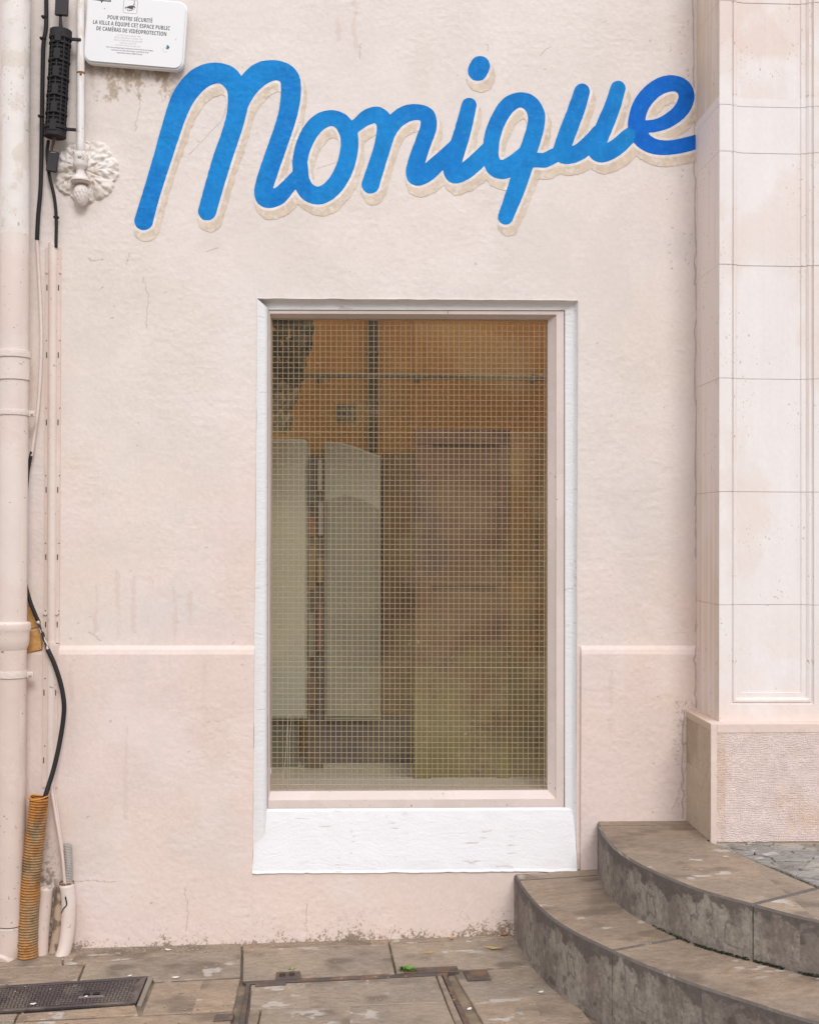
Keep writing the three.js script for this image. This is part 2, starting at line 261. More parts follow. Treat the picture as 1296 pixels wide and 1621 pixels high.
// ------------------------------------------------------------ painted lettering
const letters = thing('painted_lettering', 'large blue hand-painted script word with beige block edge above the window', 'lettering');
{
  const A = (x, y, r) => [200 + x / 2.7, 70 + y / 2.7, r / 2.7], B = (x, y, r) => [640 + x / 2.7, 70 + y / 2.7, r / 2.7];
  const L = [];
  const S = (l, f, pts) => {                                          // a brush stroke: smooth curve through points with half widths
    const c = new THREE.CatmullRomCurve3(pts.map(p => { const q = f(p[0], p[1], p[2]); return V(q[0], q[1], q[2]); }), false, 'catmullrom', 0.5);
    const n = Math.max(6, pts.length * 5), o = []; for (let i = 0; i <= n; i++) { const p = c.getPoint(i / n); o.push([p.x, p.y, p.z]); }
    (L[l] ||= []).push(o);
  };
  S(0, A, [[75, 755, 40], [105, 650, 38], [148, 510, 39], [183, 395, 42], [213, 300, 45], [247, 222, 49], [295, 162, 50], [345, 131, 48], [400, 124, 44], [445, 146, 44], [472, 200, 40], [470, 300, 41], [445, 390, 40], [414, 480, 41], [378, 600, 40], [346, 714, 39]]);
  S(0, A, [[470, 300, 41], [487, 240, 42], [525, 172, 48], [578, 125, 50], [640, 112, 43], [690, 134, 42], [704, 190, 43], [690, 300, 41], [648, 430, 40], [608, 545, 40], [588, 620, 40], [600, 656, 43], [648, 650, 38], [690, 610, 32], [735, 560, 30]]);
  S(1, A, [[742, 500, 32], [755, 440, 34], [788, 372, 36], [833, 328, 36], [885, 316, 34], [930, 343, 37], [953, 400, 38], [949, 470, 38], [924, 550, 38], [880, 615, 38], [825, 647, 38], [775, 630, 38], [748, 580, 35], [742, 500, 32]]);
  S(2, A, [[945, 370, 34], [985, 345, 28], [1030, 312, 34], [1075, 304, 36], [1106, 345, 37], [1096, 430, 36], [1070, 515, 36], [1043, 600, 38]]);
  S(2, A, [[1096, 430, 36], [1115, 378, 36], [1150, 328, 36], [1200, 296, 36], [1250, 291, 34], [1285, 307, 34], [1291, 350, 35], [1272, 410, 35], [1250, 470, 36], [1233, 535, 38], [1240, 566, 38], [1280, 553, 38], [1328, 512, 36], [1378, 466, 34], [1420, 420, 30]]);
  S(3, B, [[276, 261, 32], [262, 318, 34], [243, 390, 36], [218, 468, 37], [203, 530, 38], [216, 558, 37], [262, 540, 37], [318, 492, 36], [366, 440, 32]]);
  S(3, B, [[323, 92, 42], [318, 103, 43], [313, 114, 43]]);
  S(4, B, [[367, 460, 34], [376, 392, 34], [402, 320, 34], [442, 262, 35], [490, 238, 33], [535, 252, 35], [563, 300, 37], [557, 365, 37], [536, 435, 38], [510, 515, 40], [480, 610, 38], [450, 690, 35], [432, 738, 33]]);
  S(4, B, [[367, 460, 34], [372, 500, 36], [394, 530, 40], [432, 533, 41], [475, 505, 38], [522, 462, 34]]);
  S(4, B, [[515, 495, 34], [560, 494, 32], [600, 495, 32], [640, 476, 32]]);
  S(5, B, [[758, 202, 34], [737, 270, 36], [705, 355, 37], [678, 430, 37], [672, 466, 38], [702, 476, 36], [750, 458, 36], [795, 420, 36], [828, 380, 34]]);
  S(5, B, [[912, 188, 32], [888, 265, 35], [852, 355, 37], [824, 425, 37], [824, 460, 39], [856, 466, 37], [905, 440, 36], [950, 400, 34], [985, 370, 30]]);
  S(6, B, [[992, 352, 28], [1060, 350, 27], [1120, 330, 30], [1175, 288, 33], [1203, 235, 34], [1195, 192, 34], [1160, 169, 34], [1110, 172, 36], [1060, 200, 36], [1016, 250, 36], [994, 310, 36], [994, 368, 38], [1022, 413, 36], [1070, 438, 33], [1130, 442, 31], [1200, 430, 31], [1275, 408, 31]]);
  const x0 = 205, x1 = 1100, y0 = 84, y1 = 386, st = 1.5, nx = Math.round((x1 - x0) / st), ny = Math.round((y1 - y0) / st);
  const segs = []; L.forEach((ls, l) => ls.forEach(o => { for (let i = 0; i + 1 < o.length; i++) segs.push([l, ...o[i], ...o[i + 1]]); }));
  function sdf(x, y) { let m = 1e9, own = 0; for (const s of segs) { const dx = s[4] - s[1], dy = s[5] - s[2]; if (Math.abs(x - s[1]) > 75 || Math.abs(y - s[2]) > 75) continue; const t = clamp(((x - s[1]) * dx + (y - s[2]) * dy) / (dx * dx + dy * dy + 1e-9)), d = Math.hypot(x - s[1] - dx * t, y - s[2] - dy * t) - mix(s[3], s[6], t); if (d < m) { m = d; own = s[0]; } } return [m, own]; }
  const W = nx + 1, Bf = new Float32Array(W * (ny + 1)), Ow = new Uint8Array(W * (ny + 1)), Sf = new Float32Array(W * (ny + 1));
  for (let j = 0; j <= ny; j++) for (let i = 0; i <= nx; i++) { const x = x0 + i * st, y = y0 + j * st, q = sdf(x, y); const wob = (fbm(x / 7, y / 7, 3, 401) - 0.5) * 0.8; Bf[j * W + i] = q[0] + wob; Ow[j * W + i] = q[1]; }
  const at = (i, j) => (i < 0 || j < 0 || i > nx || j > ny) ? 99 : Bf[j * W + i];
  for (let j = 0; j <= ny; j++) for (let i = 0; i <= nx; i++) { let m = 1e9; for (let t = 0; t <= 8; t++) { const q = t / 8; m = Math.min(m, at(Math.round(i - 5 * q / st), Math.round(j - 13 * q / st)) - 4.5 * q); } Sf[j * W + i] = m + (fbm((x0 + i * st) / 9, (y0 + j * st) / 9, 4, 411) - 0.5) * 5; }
  const out = {}; const put = (k, poly) => { const a = (out[k] ||= []); for (let i = 1; i + 1 < poly.length; i++) a.push(poly[0], poly[i], poly[i + 1]); };
  const clip = (poly, f) => { const o = []; for (let i = 0; i < poly.length; i++) { const p = poly[i], q = poly[(i + 1) % poly.length], a = f(p), b = f(q); if (a <= 0) o.push(p); if (a * b < 0) { const t = a / (a - b); o.push(p.map((v, k) => mix(v, q[k], t))); } } return o; };
  const GAP = 4.2;
  for (let j = 0; j < ny; j++) for (let i = 0; i < nx; i++) {
    const N = (a, b) => { const k = (j + b) * W + i + a; return [x0 + (i + a) * st, y0 + (j + b) * st, Bf[k], Sf[k]]; };
    for (const tri of [[N(0, 0), N(0, 1), N(1, 0)], [N(1, 0), N(0, 1), N(1, 1)]]) {
      if (Math.min(tri[0][2], tri[1][2], tri[2][2]) > 30) continue;
      let p = clip(tri, v => v[2]); if (p.length > 2) put(Ow[j * W + i], p);
      p = clip(clip(clip(tri, v => -v[2]), v => v[2] - GAP), v => v[3]); if (p.length > 2) put('w', p);
      p = clip(clip(tri, v => GAP - v[2]), v => v[3]); if (p.length > 2) put('b', p);
    }
  }
  const geo = (list, z) => { const pos = new Float32Array(list.length * 3), nor = new Float32Array(list.length * 3); list.forEach((v, i) => { const p = P(v[0], v[1], z); pos[3 * i] = p.x; pos[3 * i + 1] = p.y; pos[3 * i + 2] = z; nor[3 * i + 2] = 1; }); const g = new THREE.BufferGeometry(); g.setAttribute('position', new THREE.BufferAttribute(pos, 3)); g.setAttribute('normal', new THREE.BufferAttribute(nor, 3)); return wallUV(g); };
  // paint lies in the relief of the render: same bump, its own colours
  const pw = 768, ph = 768, paint = (rgb, deep, seed, holes, hRgb) => { const t = colorTex(pw, ph, (i, j, o) => { const x = i / pw * WW, y = j / ph * WH; const n = fbm(x * 30, y * 30, 4, seed), s = fbm(x * 150, y * 60, 3, seed + 3), d = ss(0.45, 0.62, fbm(x * 6, y * 5, 5, seed + 9)); const hole = holes * ss(0.66, 0.72, fbm(x * 70, y * 70, 4, seed + 21)); for (let c = 0; c < 3; c++) { const v = mix(rgb[c], deep[c], d * 0.6) * (1 + 0.25 * (n - 0.5) + 0.22 * (s - 0.5)); o[c] = mix(v, hRgb[c], hole); } }, THREE.MirroredRepeatWrapping); return new THREE.MeshPhysicalMaterial({ map: t, bumpMap: wallBump, bumpScale: 0.006, roughness: 0.75, specularIntensity: 0.45 }); };
  const blue = paint([0.007, 0.215, 0.565], [0.004, 0.165, 0.52], 421, 0.3, [0.035, 0.27, 0.58]), deepBlue = paint([0.002, 0.13, 0.545], [0.001, 0.10, 0.50], 431, 0.3, [0.02, 0.19, 0.56]);
  const beige = paint([0.665, 0.55, 0.44], [0.63, 0.505, 0.385], 441, 0.85, [0.715, 0.64, 0.575]), white = paint([0.755, 0.69, 0.64], [0.735, 0.66, 0.605], 451, 0.4, [0.7, 0.62, 0.55]);
  for (let l = 0; l < 7; l++) mesh('letter', geo(out[l], 0.0014), l === 6 ? deepBlue : blue, letters);
  mesh('white_edge', geo(out.w, 0.0012), white, letters); mesh('beige_edge', geo(out.b, 0.0012), beige, letters);
  letters.children[6].userData.label = 'deeper blue last letter against the stone pilaster';
}

// ------------------------------------------------------------ the window and what stands behind its glass
const win = thing('shop_window', 'tall wired glass shop window in a pink frame with white painted reveal', 'window');
const whitePaint = (() => {
  const r = 1024, t = colorTex(r, r, (i, j, o) => { const x = i / r, y = j / r; const n = fbm(x * 9, y * 30, 5, 501, 0), f = fbm(x * 40, y * 160, 3, 503), s = ss(0.68, 0.72, fbm(x * 24, y * 130, 4, 509)) * ss(0.5, 0.62, fbm(x * 7, y * 7, 3, 511)); const v = 1 + 0.04 * (n - 0.5) + 0.03 * (f - 0.5); o[0] = mix(0.76 * v, 0.5, s * 0.6); o[1] = mix(0.745 * v, 0.44, s * 0.6); o[2] = mix(0.742 * v, 0.40, s * 0.6); });
  const b = grayTex(r, r, (i, j) => { const x = i / r, y = j / r, w = 0.06 * fbm(x * 8, y * 8, 3, 521); return 0.5 * fbm((x + w) * 26 + y * 20, (y + w) * 150, 4, 523) + 0.2 * fbm(x * 12, y * 18, 4, 527) + 0.3 * noise(x * 240, y * 240, 529); });
  return new THREE.MeshStandardMaterial({ map: t, bumpMap: b, bumpScale: 0.0015, roughness: 0.7 });
})();
const pinkPaint = grainMat([0.69, 0.58, 0.53], { seed: 541, amp: 0.05, freq: 8, rgb2: [0.60, 0.51, 0.44], patch: 0.5, freq2: 5, bump: 0.0008, bfreq: 60, rough: 0.55, speck: 0.03 });
{
  const O = outer, I = inner, lip = 0.0032;
  const o3 = O.map(p => V(p[0], p[1], lip)), i3 = I.map(p => V(p[0], p[1], REV + 0.004));
  const back = I.map(p => V(p[0], p[1], REV - 0.03));
  // four painted faces of the reveal, arrises rounded, outer lip carried a little onto the wall
  const cen = V((O[0][0] + O[1][0]) / 2, (O[0][1] + O[2][1]) / 2, 0);
  const lipOut = (k, d) => V(o3[k].x + Math.sign(o3[k].x - cen.x) * d, o3[k].y + Math.sign(o3[k].y - cen.y) * d, 0.0005);
  const nm = ['reveal', 'reveal', 'sill', 'reveal'];
  const bx = (q, x) => V(x, q.y, REV + 0.004);
  const sides = [[o3[0], o3[1], i3[0], i3[1]], [o3[1], o3[2], i3[1], bx(o3[2], i3[2].x)], null, [o3[3], o3[0], bx(o3[3], i3[3].x), i3[0]]];
  const soft = [[0, lip], [0.03, lip - 0.002], [0.07, -0.006], [0.12, -0.013], [0.22, -0.018], [0.4, -0.022], [0.65, -0.0245], [1, REV + 0.004]];
  const profs = [soft, soft, null, [[0, lip], [0.05, lip - 0.0015], [0.15, 0], [0.6, -0.0025], [0.88, -0.006], [0.95, -0.016], [1, REV + 0.004]]];
  for (const k of [0, 1, 3]) {
    const [oa, ob, ia, ib] = sides[k], N = 40, rings = [];
    for (const [f, z] of profs[k]) rings.push(Array.from({ length: N + 1 }, (_, s) => { const t = s / N, w = 0.0022 * (noise(s * 0.9, k * 5.3, 551) - 0.5) * (f < 0.5 ? 1 : 0); return V(mix(mix(oa.x, ob.x, t), mix(ia.x, ib.x, t), f) + (k ? w : 0), mix(mix(oa.y, ob.y, t), mix(ia.y, ib.y, t), f) + (k ? 0 : w), z); }));
    rings.unshift(rings[0].map(v => V(v.x, v.y, -0.02))); rings[0].forEach(v => { v.x = mix(cen.x, v.x, 1.003); v.y = mix(cen.y, v.y, 1.002); });
    mesh('reveal', toCreasedNormals(mergeVertices(loft(rings, false).deleteAttribute('normal').deleteAttribute('uv')), 1.2), whitePaint, win);
    const last = win.children[win.children.length - 1]; last.geometry = boxUV(last.geometry);
  }
  {
    const N = 60, rings = [], prof = [[-0.006, -0.004], [0, PL + 0.002], [0.012, PL + 0.0035], [0.05, PL - 0.001], [0.2, PL - 0.007], [0.5, -0.002], [0.8, -0.014], [0.96, -0.021], [1, REV + 0.003]];
    for (const [f, z] of prof) rings.push(Array.from({ length: N + 1 }, (_, s) => { const t = s / N, xa = mix(o3[3].x - 0.001, o3[3].x + 0.006, Math.max(0, f)), xb = mix(o3[2].x + 0.001, o3[2].x - 0.003, Math.max(0, f)); const yb = mix(o3[3].y, o3[2].y, t), yt = mix(i3[3].y, i3[2].y, t) + 0.002; return V(mix(xa, xb, t), mix(yb, yt, f) + 0.004 * (noise(s * 0.8, 3.1, 557) - 0.5) * (f < 0.1 ? 1 : 0), z + 0.002 * (noise(s * 0.5, f * 9, 559) - 0.5)); }));
    mesh('sill', loft(rings, false), whitePaint, win);
  }
  // wooden frame: four rails with a glazing bead sloping back to the pane
  const GZ = REV - 0.034, gl = [xy(430, 504, GZ), xy(866.5, 506, GZ), xy(866, 1250.5, GZ), xy(428, 1252.5, GZ)];
  const md = I.map((p, k) => [mix(p[0], gl[k][0], 0.55), mix(p[1], gl[k][1], 0.55)]);
  for (let k = 0; k < 4; k++) {
    const a = k, b = (k + 1) % 4, r3 = (q, z) => [V(q[a][0], q[a][1], z), V(q[b][0], q[b][1], z)];
    const ou = I.map((p, q) => [p[0] + (q === 0 || q === 3 ? 0.0008 : -0.0024), p[1] + (q < 2 ? -0.0016 : 0.0008)]);
    mesh('frame_rail', loft([r3(ou, REV - 0.06), r3(ou, REV), r3(md, REV - 0.001), r3(md, REV - 0.006), r3(gl, GZ + 0.002), r3(gl, GZ - 0.03)], false), pinkPaint, win);
  }
  // the pane and its wire
  const g = new THREE.MeshPhysicalMaterial({ color: 0xffffff, roughness: 0.2, transmission: 1, thickness: 0, ior: 1.5, metalness: 0 });
  const pg = elev(gl.map((p, k) => [p[0] + (k === 0 || k === 3 ? -0.006 : 0.006), p[1] + (k < 2 ? 0.006 : -0.006)]), GZ - 0.001, GZ, 0);
  const flatPane = new THREE.PlaneGeometry(gl[1][0] - gl[0][0] + 0.02, gl[0][1] - gl[3][1] + 0.02); flatPane.translate((gl[0][0] + gl[1][0]) / 2, (gl[0][1] + gl[3][1]) / 2, GZ);
  mesh('glass_pane', flatPane, g, win);
  const wires = [], wr = 0.00078, px0 = 431, px1 = 866, py0 = 506, py1 = 1250; let k = 0;
  for (let x = px0; x < px1; x += 8.45, k++) { const s = rr(-0.0006, 0.0006), t = P(x, 500, GZ), b = P(x - 0.6, 1256, GZ), r = k % 6 === 3 ? wr * 1.2 : wr; wires.push(sweep([V(t.x + s, t.y, GZ - 0.004), V((t.x + b.x) / 2 + rr(-0.0006, 0.0006), (t.y + b.y) / 2, GZ - 0.004), V(b.x - s, b.y, GZ - 0.004)], r, { n: 6, seg: 5 })); }
  k = 0; for (let y = py0; y < py1; y += 8.47, k++) { const l = P(426, y - 0.5, GZ), q = P(870, y + 1.0, GZ), r = k % 22 === 21 ? wr * 1.5 : wr; wires.push(sweep([V(l.x, l.y + rr(-0.0005, 0.0005), GZ - 0.006), V((l.x + q.x) / 2, (l.y + q.y) / 2 + rr(-0.0006, 0.0006), GZ - 0.006), V(q.x, q.y, GZ - 0.006)], r, { n: 6, seg: 5 })); }
  const wm = flat(0.55, 0.42, 0.24, 0.5, 0.0);
  const wmesh = mesh('wire_grid', wires, wm, win); wmesh.userData.kind = 'stuff';
  // dust grains, smears and drops on the pane, adding a painted milky haze
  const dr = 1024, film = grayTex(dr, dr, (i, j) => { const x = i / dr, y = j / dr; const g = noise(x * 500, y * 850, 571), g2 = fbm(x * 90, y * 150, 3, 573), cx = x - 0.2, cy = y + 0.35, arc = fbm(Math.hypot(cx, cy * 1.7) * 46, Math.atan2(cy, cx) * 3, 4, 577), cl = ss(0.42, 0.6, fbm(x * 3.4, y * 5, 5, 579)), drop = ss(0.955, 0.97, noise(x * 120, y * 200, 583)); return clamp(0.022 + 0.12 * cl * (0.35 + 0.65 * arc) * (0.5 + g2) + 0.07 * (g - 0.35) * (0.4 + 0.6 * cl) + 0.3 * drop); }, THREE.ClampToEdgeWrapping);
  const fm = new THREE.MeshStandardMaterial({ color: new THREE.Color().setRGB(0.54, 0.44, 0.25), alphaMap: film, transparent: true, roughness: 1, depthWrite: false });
  const fp = new THREE.PlaneGeometry(gl[1][0] - gl[0][0] + 0.004, gl[0][1] - gl[3][1] + 0.004); fp.translate((gl[0][0] + gl[1][0]) / 2, (gl[0][1] + gl[3][1]) / 2, GZ + 0.0012); mesh('dust_haze_film', fp, fm, win);
  mesh('paint_dab', loft([[V(0, 0, 0), V(0.004, 0.002, 0), V(0.007, 0.012, 0), V(0.004, 0.028, 0), V(0, 0.03, 0)].map(v => v.add(P(426, 1228, GZ + 0.003))), [V(0.002, 0.004, 0.003), V(0.003, 0.005, 0.003), V(0.005, 0.012, 0.003), V(0.003, 0.026, 0.003), V(0.002, 0.026, 0.003)].map(v => v.add(P(426, 1228, GZ + 0.003)))]), whitePaint, win);
}
// the room behind, its top left open so added skylight brightens it
const BZ = -0.92;
{
  const ochre = grainMat([0.78, 0.40, 0.085], { seed: 601, amp: 0.12, freq: 5, rgb2: [0.70, 0.33, 0.06], patch: 0.6, freq2: 3, bump: 0.002, bfreq: 30, size: 1.4 });
  const room = struct('open_top_room');
  const x0 = -0.75, x1 = 1.0, y0 = P(650, 1251, -0.245).y, y1 = 2.5, t = 0.1;
  mesh('back_wall', box(x0 - t, x1 + t, y0 - t, y1 + t, BZ - t, BZ), ochre, room);
  mesh('side_wall', box(x0 - t, x0, y0 - t, y1 + t, BZ, -0.3), ochre, room);
  mesh('side_wall', box(x1, x1 + t, y0 - t, y1 + t, BZ, -0.3), ochre, room);
  mesh('roof_strip', box(x0, x1, y1, y1 + t, -0.40, -0.3), grainMat([0.78, 0.62, 0.38], { seed: 607 }), room);
  mesh('room_floor', box(x0, x1, y0 - t, y0, BZ, -0.3), grainMat([0.5, 0.45, 0.34], { seed: 608 }), room);
  // pilaster strip on the back wall
  mesh('wall_strip', box(P(654, 500, BZ).x, P(667, 500, BZ).x, y0, y1, BZ, BZ + 0.025, 0.004), ochre, room);
  const brown = flat(0.075, 0.045, 0.028, 0.5);
  const pz = BZ + 0.06;
  const pipe = thing('interior_pipe', 'dark horizontal pipe on the ochre wall seen through the upper glass', 'pipe');
  mesh('tube', sweep([P(470, 594, pz), P(650, 596, pz), P(960, 600, pz)], 0.0115, { n: 20 }), flat(0.30, 0.24, 0.16, 0.25, 0.4), pipe);
  for (const x of [505, 660, 845]) { const p = P(x, 597, pz); mesh('bracket', box(p.x - 0.007, p.x + 0.007, p.y - 0.018, p.y + 0.014, BZ, pz + 0.008, 0.002), brown, pipe); }
  const cd = thing('interior_conduit', 'dark brown vertical conduit on the ochre wall behind the glass', 'conduit');
  mesh('tube', box(P(583, 500, BZ).x, P(597, 500, BZ).x, P(590, 716, BZ).y, y1, BZ, BZ + 0.032, 0.006), brown, cd);
  for (const y of [560, 640]) { const p = P(590, y, BZ); mesh('clip', box(p.x - 0.024, p.x + 0.024, p.y - 0.006, p.y + 0.006, BZ, BZ + 0.036, 0.002), brown, cd); }
  // small plate with two rows of worn marks
  const pl = thing('wall_plate', 'small dark rectangular plate on the ochre wall behind the glass', 'plate');
  const q0 = P(532, 640, BZ + 0.01), q1 = P(563, 668, BZ + 0.01);
  mesh('backing', box(q0.x, q1.x, q1.y, q0.y, BZ, BZ + 0.01, 0.003), flat(0.07, 0.045, 0.04, 0.5), pl);
  for (let r = 0; r < 2; r++) for (let c = 0; c < 4; c++) { const cx = mix(q0.x, q1.x, (c + 0.7) / 4.5), cy = mix(q0.y, q1.y, (r + 0.75) / 2.3); mesh('raised_mark', box(cx - 0.005, cx + 0.004 + 0.002 * (c % 2), cy - 0.0065, cy + 0.0065, BZ + 0.009, BZ + 0.013, 0.001), flat(0.34, 0.24, 0.14), pl); }
  // brown door leaf with raised head panel, the haze over its lower part painted olive
  const dz = -0.3, dx0 = P(657, 679, dz).x, dy0 = P(700, 1256, dz).y;
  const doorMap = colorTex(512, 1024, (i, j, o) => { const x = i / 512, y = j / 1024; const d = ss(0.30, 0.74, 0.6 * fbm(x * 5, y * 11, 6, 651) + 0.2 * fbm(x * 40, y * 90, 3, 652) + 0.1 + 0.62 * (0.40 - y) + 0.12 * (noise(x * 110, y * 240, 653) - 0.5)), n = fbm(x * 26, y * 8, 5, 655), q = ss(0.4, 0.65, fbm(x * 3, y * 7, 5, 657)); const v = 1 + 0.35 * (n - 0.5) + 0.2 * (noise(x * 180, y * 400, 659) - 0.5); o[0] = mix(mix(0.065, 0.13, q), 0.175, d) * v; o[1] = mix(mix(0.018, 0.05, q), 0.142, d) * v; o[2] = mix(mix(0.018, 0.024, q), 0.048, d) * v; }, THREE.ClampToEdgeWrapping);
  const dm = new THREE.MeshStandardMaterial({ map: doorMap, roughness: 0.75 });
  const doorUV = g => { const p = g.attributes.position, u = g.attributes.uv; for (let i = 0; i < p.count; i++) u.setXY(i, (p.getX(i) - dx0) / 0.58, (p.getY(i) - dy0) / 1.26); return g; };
  const door = thing('brown_door', 'dark red-brown panelled door with olive haze painted lower down behind the right half of the glass', 'door');
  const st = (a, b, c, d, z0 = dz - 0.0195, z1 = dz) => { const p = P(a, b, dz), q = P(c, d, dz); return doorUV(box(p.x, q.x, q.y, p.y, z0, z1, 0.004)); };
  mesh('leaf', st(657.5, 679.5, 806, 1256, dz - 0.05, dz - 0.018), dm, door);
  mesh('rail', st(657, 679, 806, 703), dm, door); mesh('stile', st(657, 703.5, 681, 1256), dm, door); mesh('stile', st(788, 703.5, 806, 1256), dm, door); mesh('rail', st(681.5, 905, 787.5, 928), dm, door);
  // pale things at the left
  const greyG = grainMat([0.47, 0.445, 0.33], { seed: 621, amp: 0.1, freq: 5, rgb2: [0.42, 0.41, 0.32], patch: 0.6, freq2: 3, rough: 0.6 }), greyD = grainMat([0.27, 0.25, 0.175], { seed: 623, amp: 0.2, freq: 5, rgb2: [0.36, 0.33, 0.23], patch: 0.7, freq2: 3, rough: 0.6 });
  const cz = -0.60;
  const cup = thing('pale_cupboard', 'pale grey-green cupboard with rounded top edge behind the left edge of the glass', 'cupboard');
  const c0 = P(300, 693, cz), c1 = P(484, 1140, cz);
  mesh('side', box(c0.x, c1.x, c1.y, c0.y, cz - 0.3, cz, 0.02), greyG, cup); mesh('base', box(c0.x + 0.02, c1.x - 0.03, y0, c1.y + 0.001, cz - 0.28, cz - 0.05), flat(0.1, 0.1, 0.075), cup); mesh('edge_strip', box(P(484, 700, cz).x - 0.002, P(492, 700, cz).x, c1.y, P(484, 712, cz).y, cz - 0.08, cz - 0.01, 0.006), greyD, cup);
  const fz = -0.69, cab = thing('grey_cabinet', 'grey cabinet with a sloping curved top beside a stack of coloured clutter', 'cabinet');
  mesh('body', elev([[513, 1140], [603, 1140], [603, 722], [585, 716], [560, 706], [535, 700], [513, 699]].map(p => xy(p[0], p[1], fz)), fz - 0.21, fz, 0.008), greyG, cab);
  mesh('front_panel', elev([[516, 1134], [600, 1134], [600, 806], [576, 790], [546, 782], [516, 792]].map(p => xy(p[0], p[1], fz)), fz - 0.005, fz + 0.012, 0.005), greyD, cab);
  mesh('plinth', box(P(505, 1140, fz).x, P(668, 1140, fz).x, y0, P(600, 1141, fz).y, fz - 0.21, fz - 0.03), flat(0.085, 0.07, 0.07), cab);
  const post = thing('wooden_post', 'brown timber post between the grey cabinet and the olive board behind glass', 'post');
  mesh('shaft', box(P(606, 800, fz - 0.1).x, P(656, 800, fz - 0.1).x, y0, P(600, 716, fz - 0.1).y, fz - 0.2, fz - 0.1, 0.006), grainMat([0.27, 0.15, 0.065], { seed: 631, amp: 0.25, freq: 10, stretch: 0.2 }), post);
  // upright stack of narrow coloured things in the gap
  const cols = [[0.26, 0.23, 0.18], [0.12, 0.09, 0.08], [0.22, 0.13, 0.055], [0.09, 0.085, 0.08], [0.3, 0.27, 0.2], [0.16, 0.08, 0.045], [0.13, 0.11, 0.085], [0.2, 0.17, 0.12], [0.1, 0.075, 0.06], [0.24, 0.07, 0.035]].map(c => flat(...c, 0.5));
  const stack = thing('clutter_stack', 'narrow upright rack of small coloured packets between two pale cupboards', 'rack');
  const sz = -0.6; mesh('rack_back', box(P(488, 720, sz).x, P(514, 720, sz).x, y0, P(500, 722, sz).y, sz - 0.03, sz - 0.01), flat(0.1, 0.07, 0.05), stack);
  for (const [xa, xb] of [[490, 497], [503, 511]]) { let y = 728; while (y < 1110) { const h = rr(24, 90), a = P(xa + rr(-1, 1), y, sz), b = P(xb + rr(-1, 1), y + h, sz); mesh('packet', box(a.x, b.x, b.y, a.y, sz - 0.01, sz + rr(0.004, 0.02), 0.002), cols[Math.floor(rnd() * cols.length)], stack); y += h + rr(4, 40); } }
  // inner ledge and the dark mat on it
  const ledge = thing('inner_ledge', 'pale grey stone ledge just inside the bottom of the glass', 'ledge');
  const lz = -0.12, ly = P(650, 1251, lz).y;
  mesh('slab', box(P(400, 1250, lz).x, P(900, 1250, lz).x, ly - 0.06, ly, -0.33, lz, 0.004), grainMat([0.52, 0.46, 0.38], { seed: 641, amp: 0.12, freq: 6 }), ledge);
  mesh('front_board', box(P(400, 1250, lz).x, P(900, 1250, lz).x, ly - 0.16, ly - 0.0605, -0.32, -0.3), greyD, ledge);
  const loop = thing('string_loop', 'thin pale string hanging in a loop behind the lower left glass', 'string');
  mesh('strand', sweep([P(446, 1254, -0.112), P(452, 1200, -0.113), P(455, 1150, -0.113), P(457, 1131, -0.113), P(461, 1137, -0.113), P(459, 1170, -0.113), P(459, 1254, -0.112)], 0.0009, { n: 40, seg: 5 }), flat(0.6, 0.55, 0.45), loop);
  // board beside the door, hazy olive tone painted into its lower part
  const bz = -0.34, board = thing('olive_board', 'tall ochre board, olive haze painted in lower down, right of the brown door behind glass', 'board');
  const bp = [xy(800, 684, bz), xy(905, 680, bz), xy(905, 1256, bz), xy(800, 1256, bz)];
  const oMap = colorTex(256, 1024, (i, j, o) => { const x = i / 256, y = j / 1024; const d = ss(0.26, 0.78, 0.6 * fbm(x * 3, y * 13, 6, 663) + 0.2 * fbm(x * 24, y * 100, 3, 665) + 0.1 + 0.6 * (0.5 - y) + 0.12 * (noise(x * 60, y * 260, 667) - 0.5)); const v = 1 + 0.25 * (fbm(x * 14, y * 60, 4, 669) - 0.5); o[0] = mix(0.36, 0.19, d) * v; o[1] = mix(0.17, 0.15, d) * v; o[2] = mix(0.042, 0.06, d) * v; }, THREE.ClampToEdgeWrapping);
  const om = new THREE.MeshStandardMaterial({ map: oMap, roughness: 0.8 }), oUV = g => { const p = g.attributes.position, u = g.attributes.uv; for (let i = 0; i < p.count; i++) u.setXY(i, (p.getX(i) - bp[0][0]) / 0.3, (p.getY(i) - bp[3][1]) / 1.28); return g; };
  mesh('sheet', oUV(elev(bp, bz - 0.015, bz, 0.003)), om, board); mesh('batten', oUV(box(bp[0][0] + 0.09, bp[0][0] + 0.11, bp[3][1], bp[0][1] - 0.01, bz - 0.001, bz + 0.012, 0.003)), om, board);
  // ragged dark foliage hanging in the top corner
  const plant = thing('hanging_plant', 'dark ragged hanging plant behind the top left corner of the glass', 'plant');
  const lm = flat(0.06, 0.04, 0.022, 0.9), lm2 = flat(0.20, 0.13, 0.065, 0.9); const A = [], B2 = [];
  for (let s = 0; s < 300; s++) { const y = 500 + 180 * Math.pow(rnd(), 1.3), w = mix(66, 30, ss(500, 690, y)); const p = P(428 + rnd() * w, y, rr(-0.5, -0.25)); const g = new THREE.SphereGeometry(1, 6, 4); g.scale(rr(0.008, 0.016), rr(0.014, 0.03), rr(0.002, 0.005)); g.rotateZ(rr(-0.9, 0.9)); g.rotateY(rr(-1, 1)); g.translate(p.x, p.y, p.z); (rnd() < 0.55 ? A : B2).push(g); }
  for (let s = 0; s < 16; s++) { const p = P(489 + rr(-5, 6), 512 + s * 2.2, -0.5); const g = new THREE.SphereGeometry(1, 6, 4); g.scale(0.009, 0.017, 0.004); g.rotateZ(rr(-0.4, 0.6)); g.translate(p.x, p.y, p.z); A.push(g); }
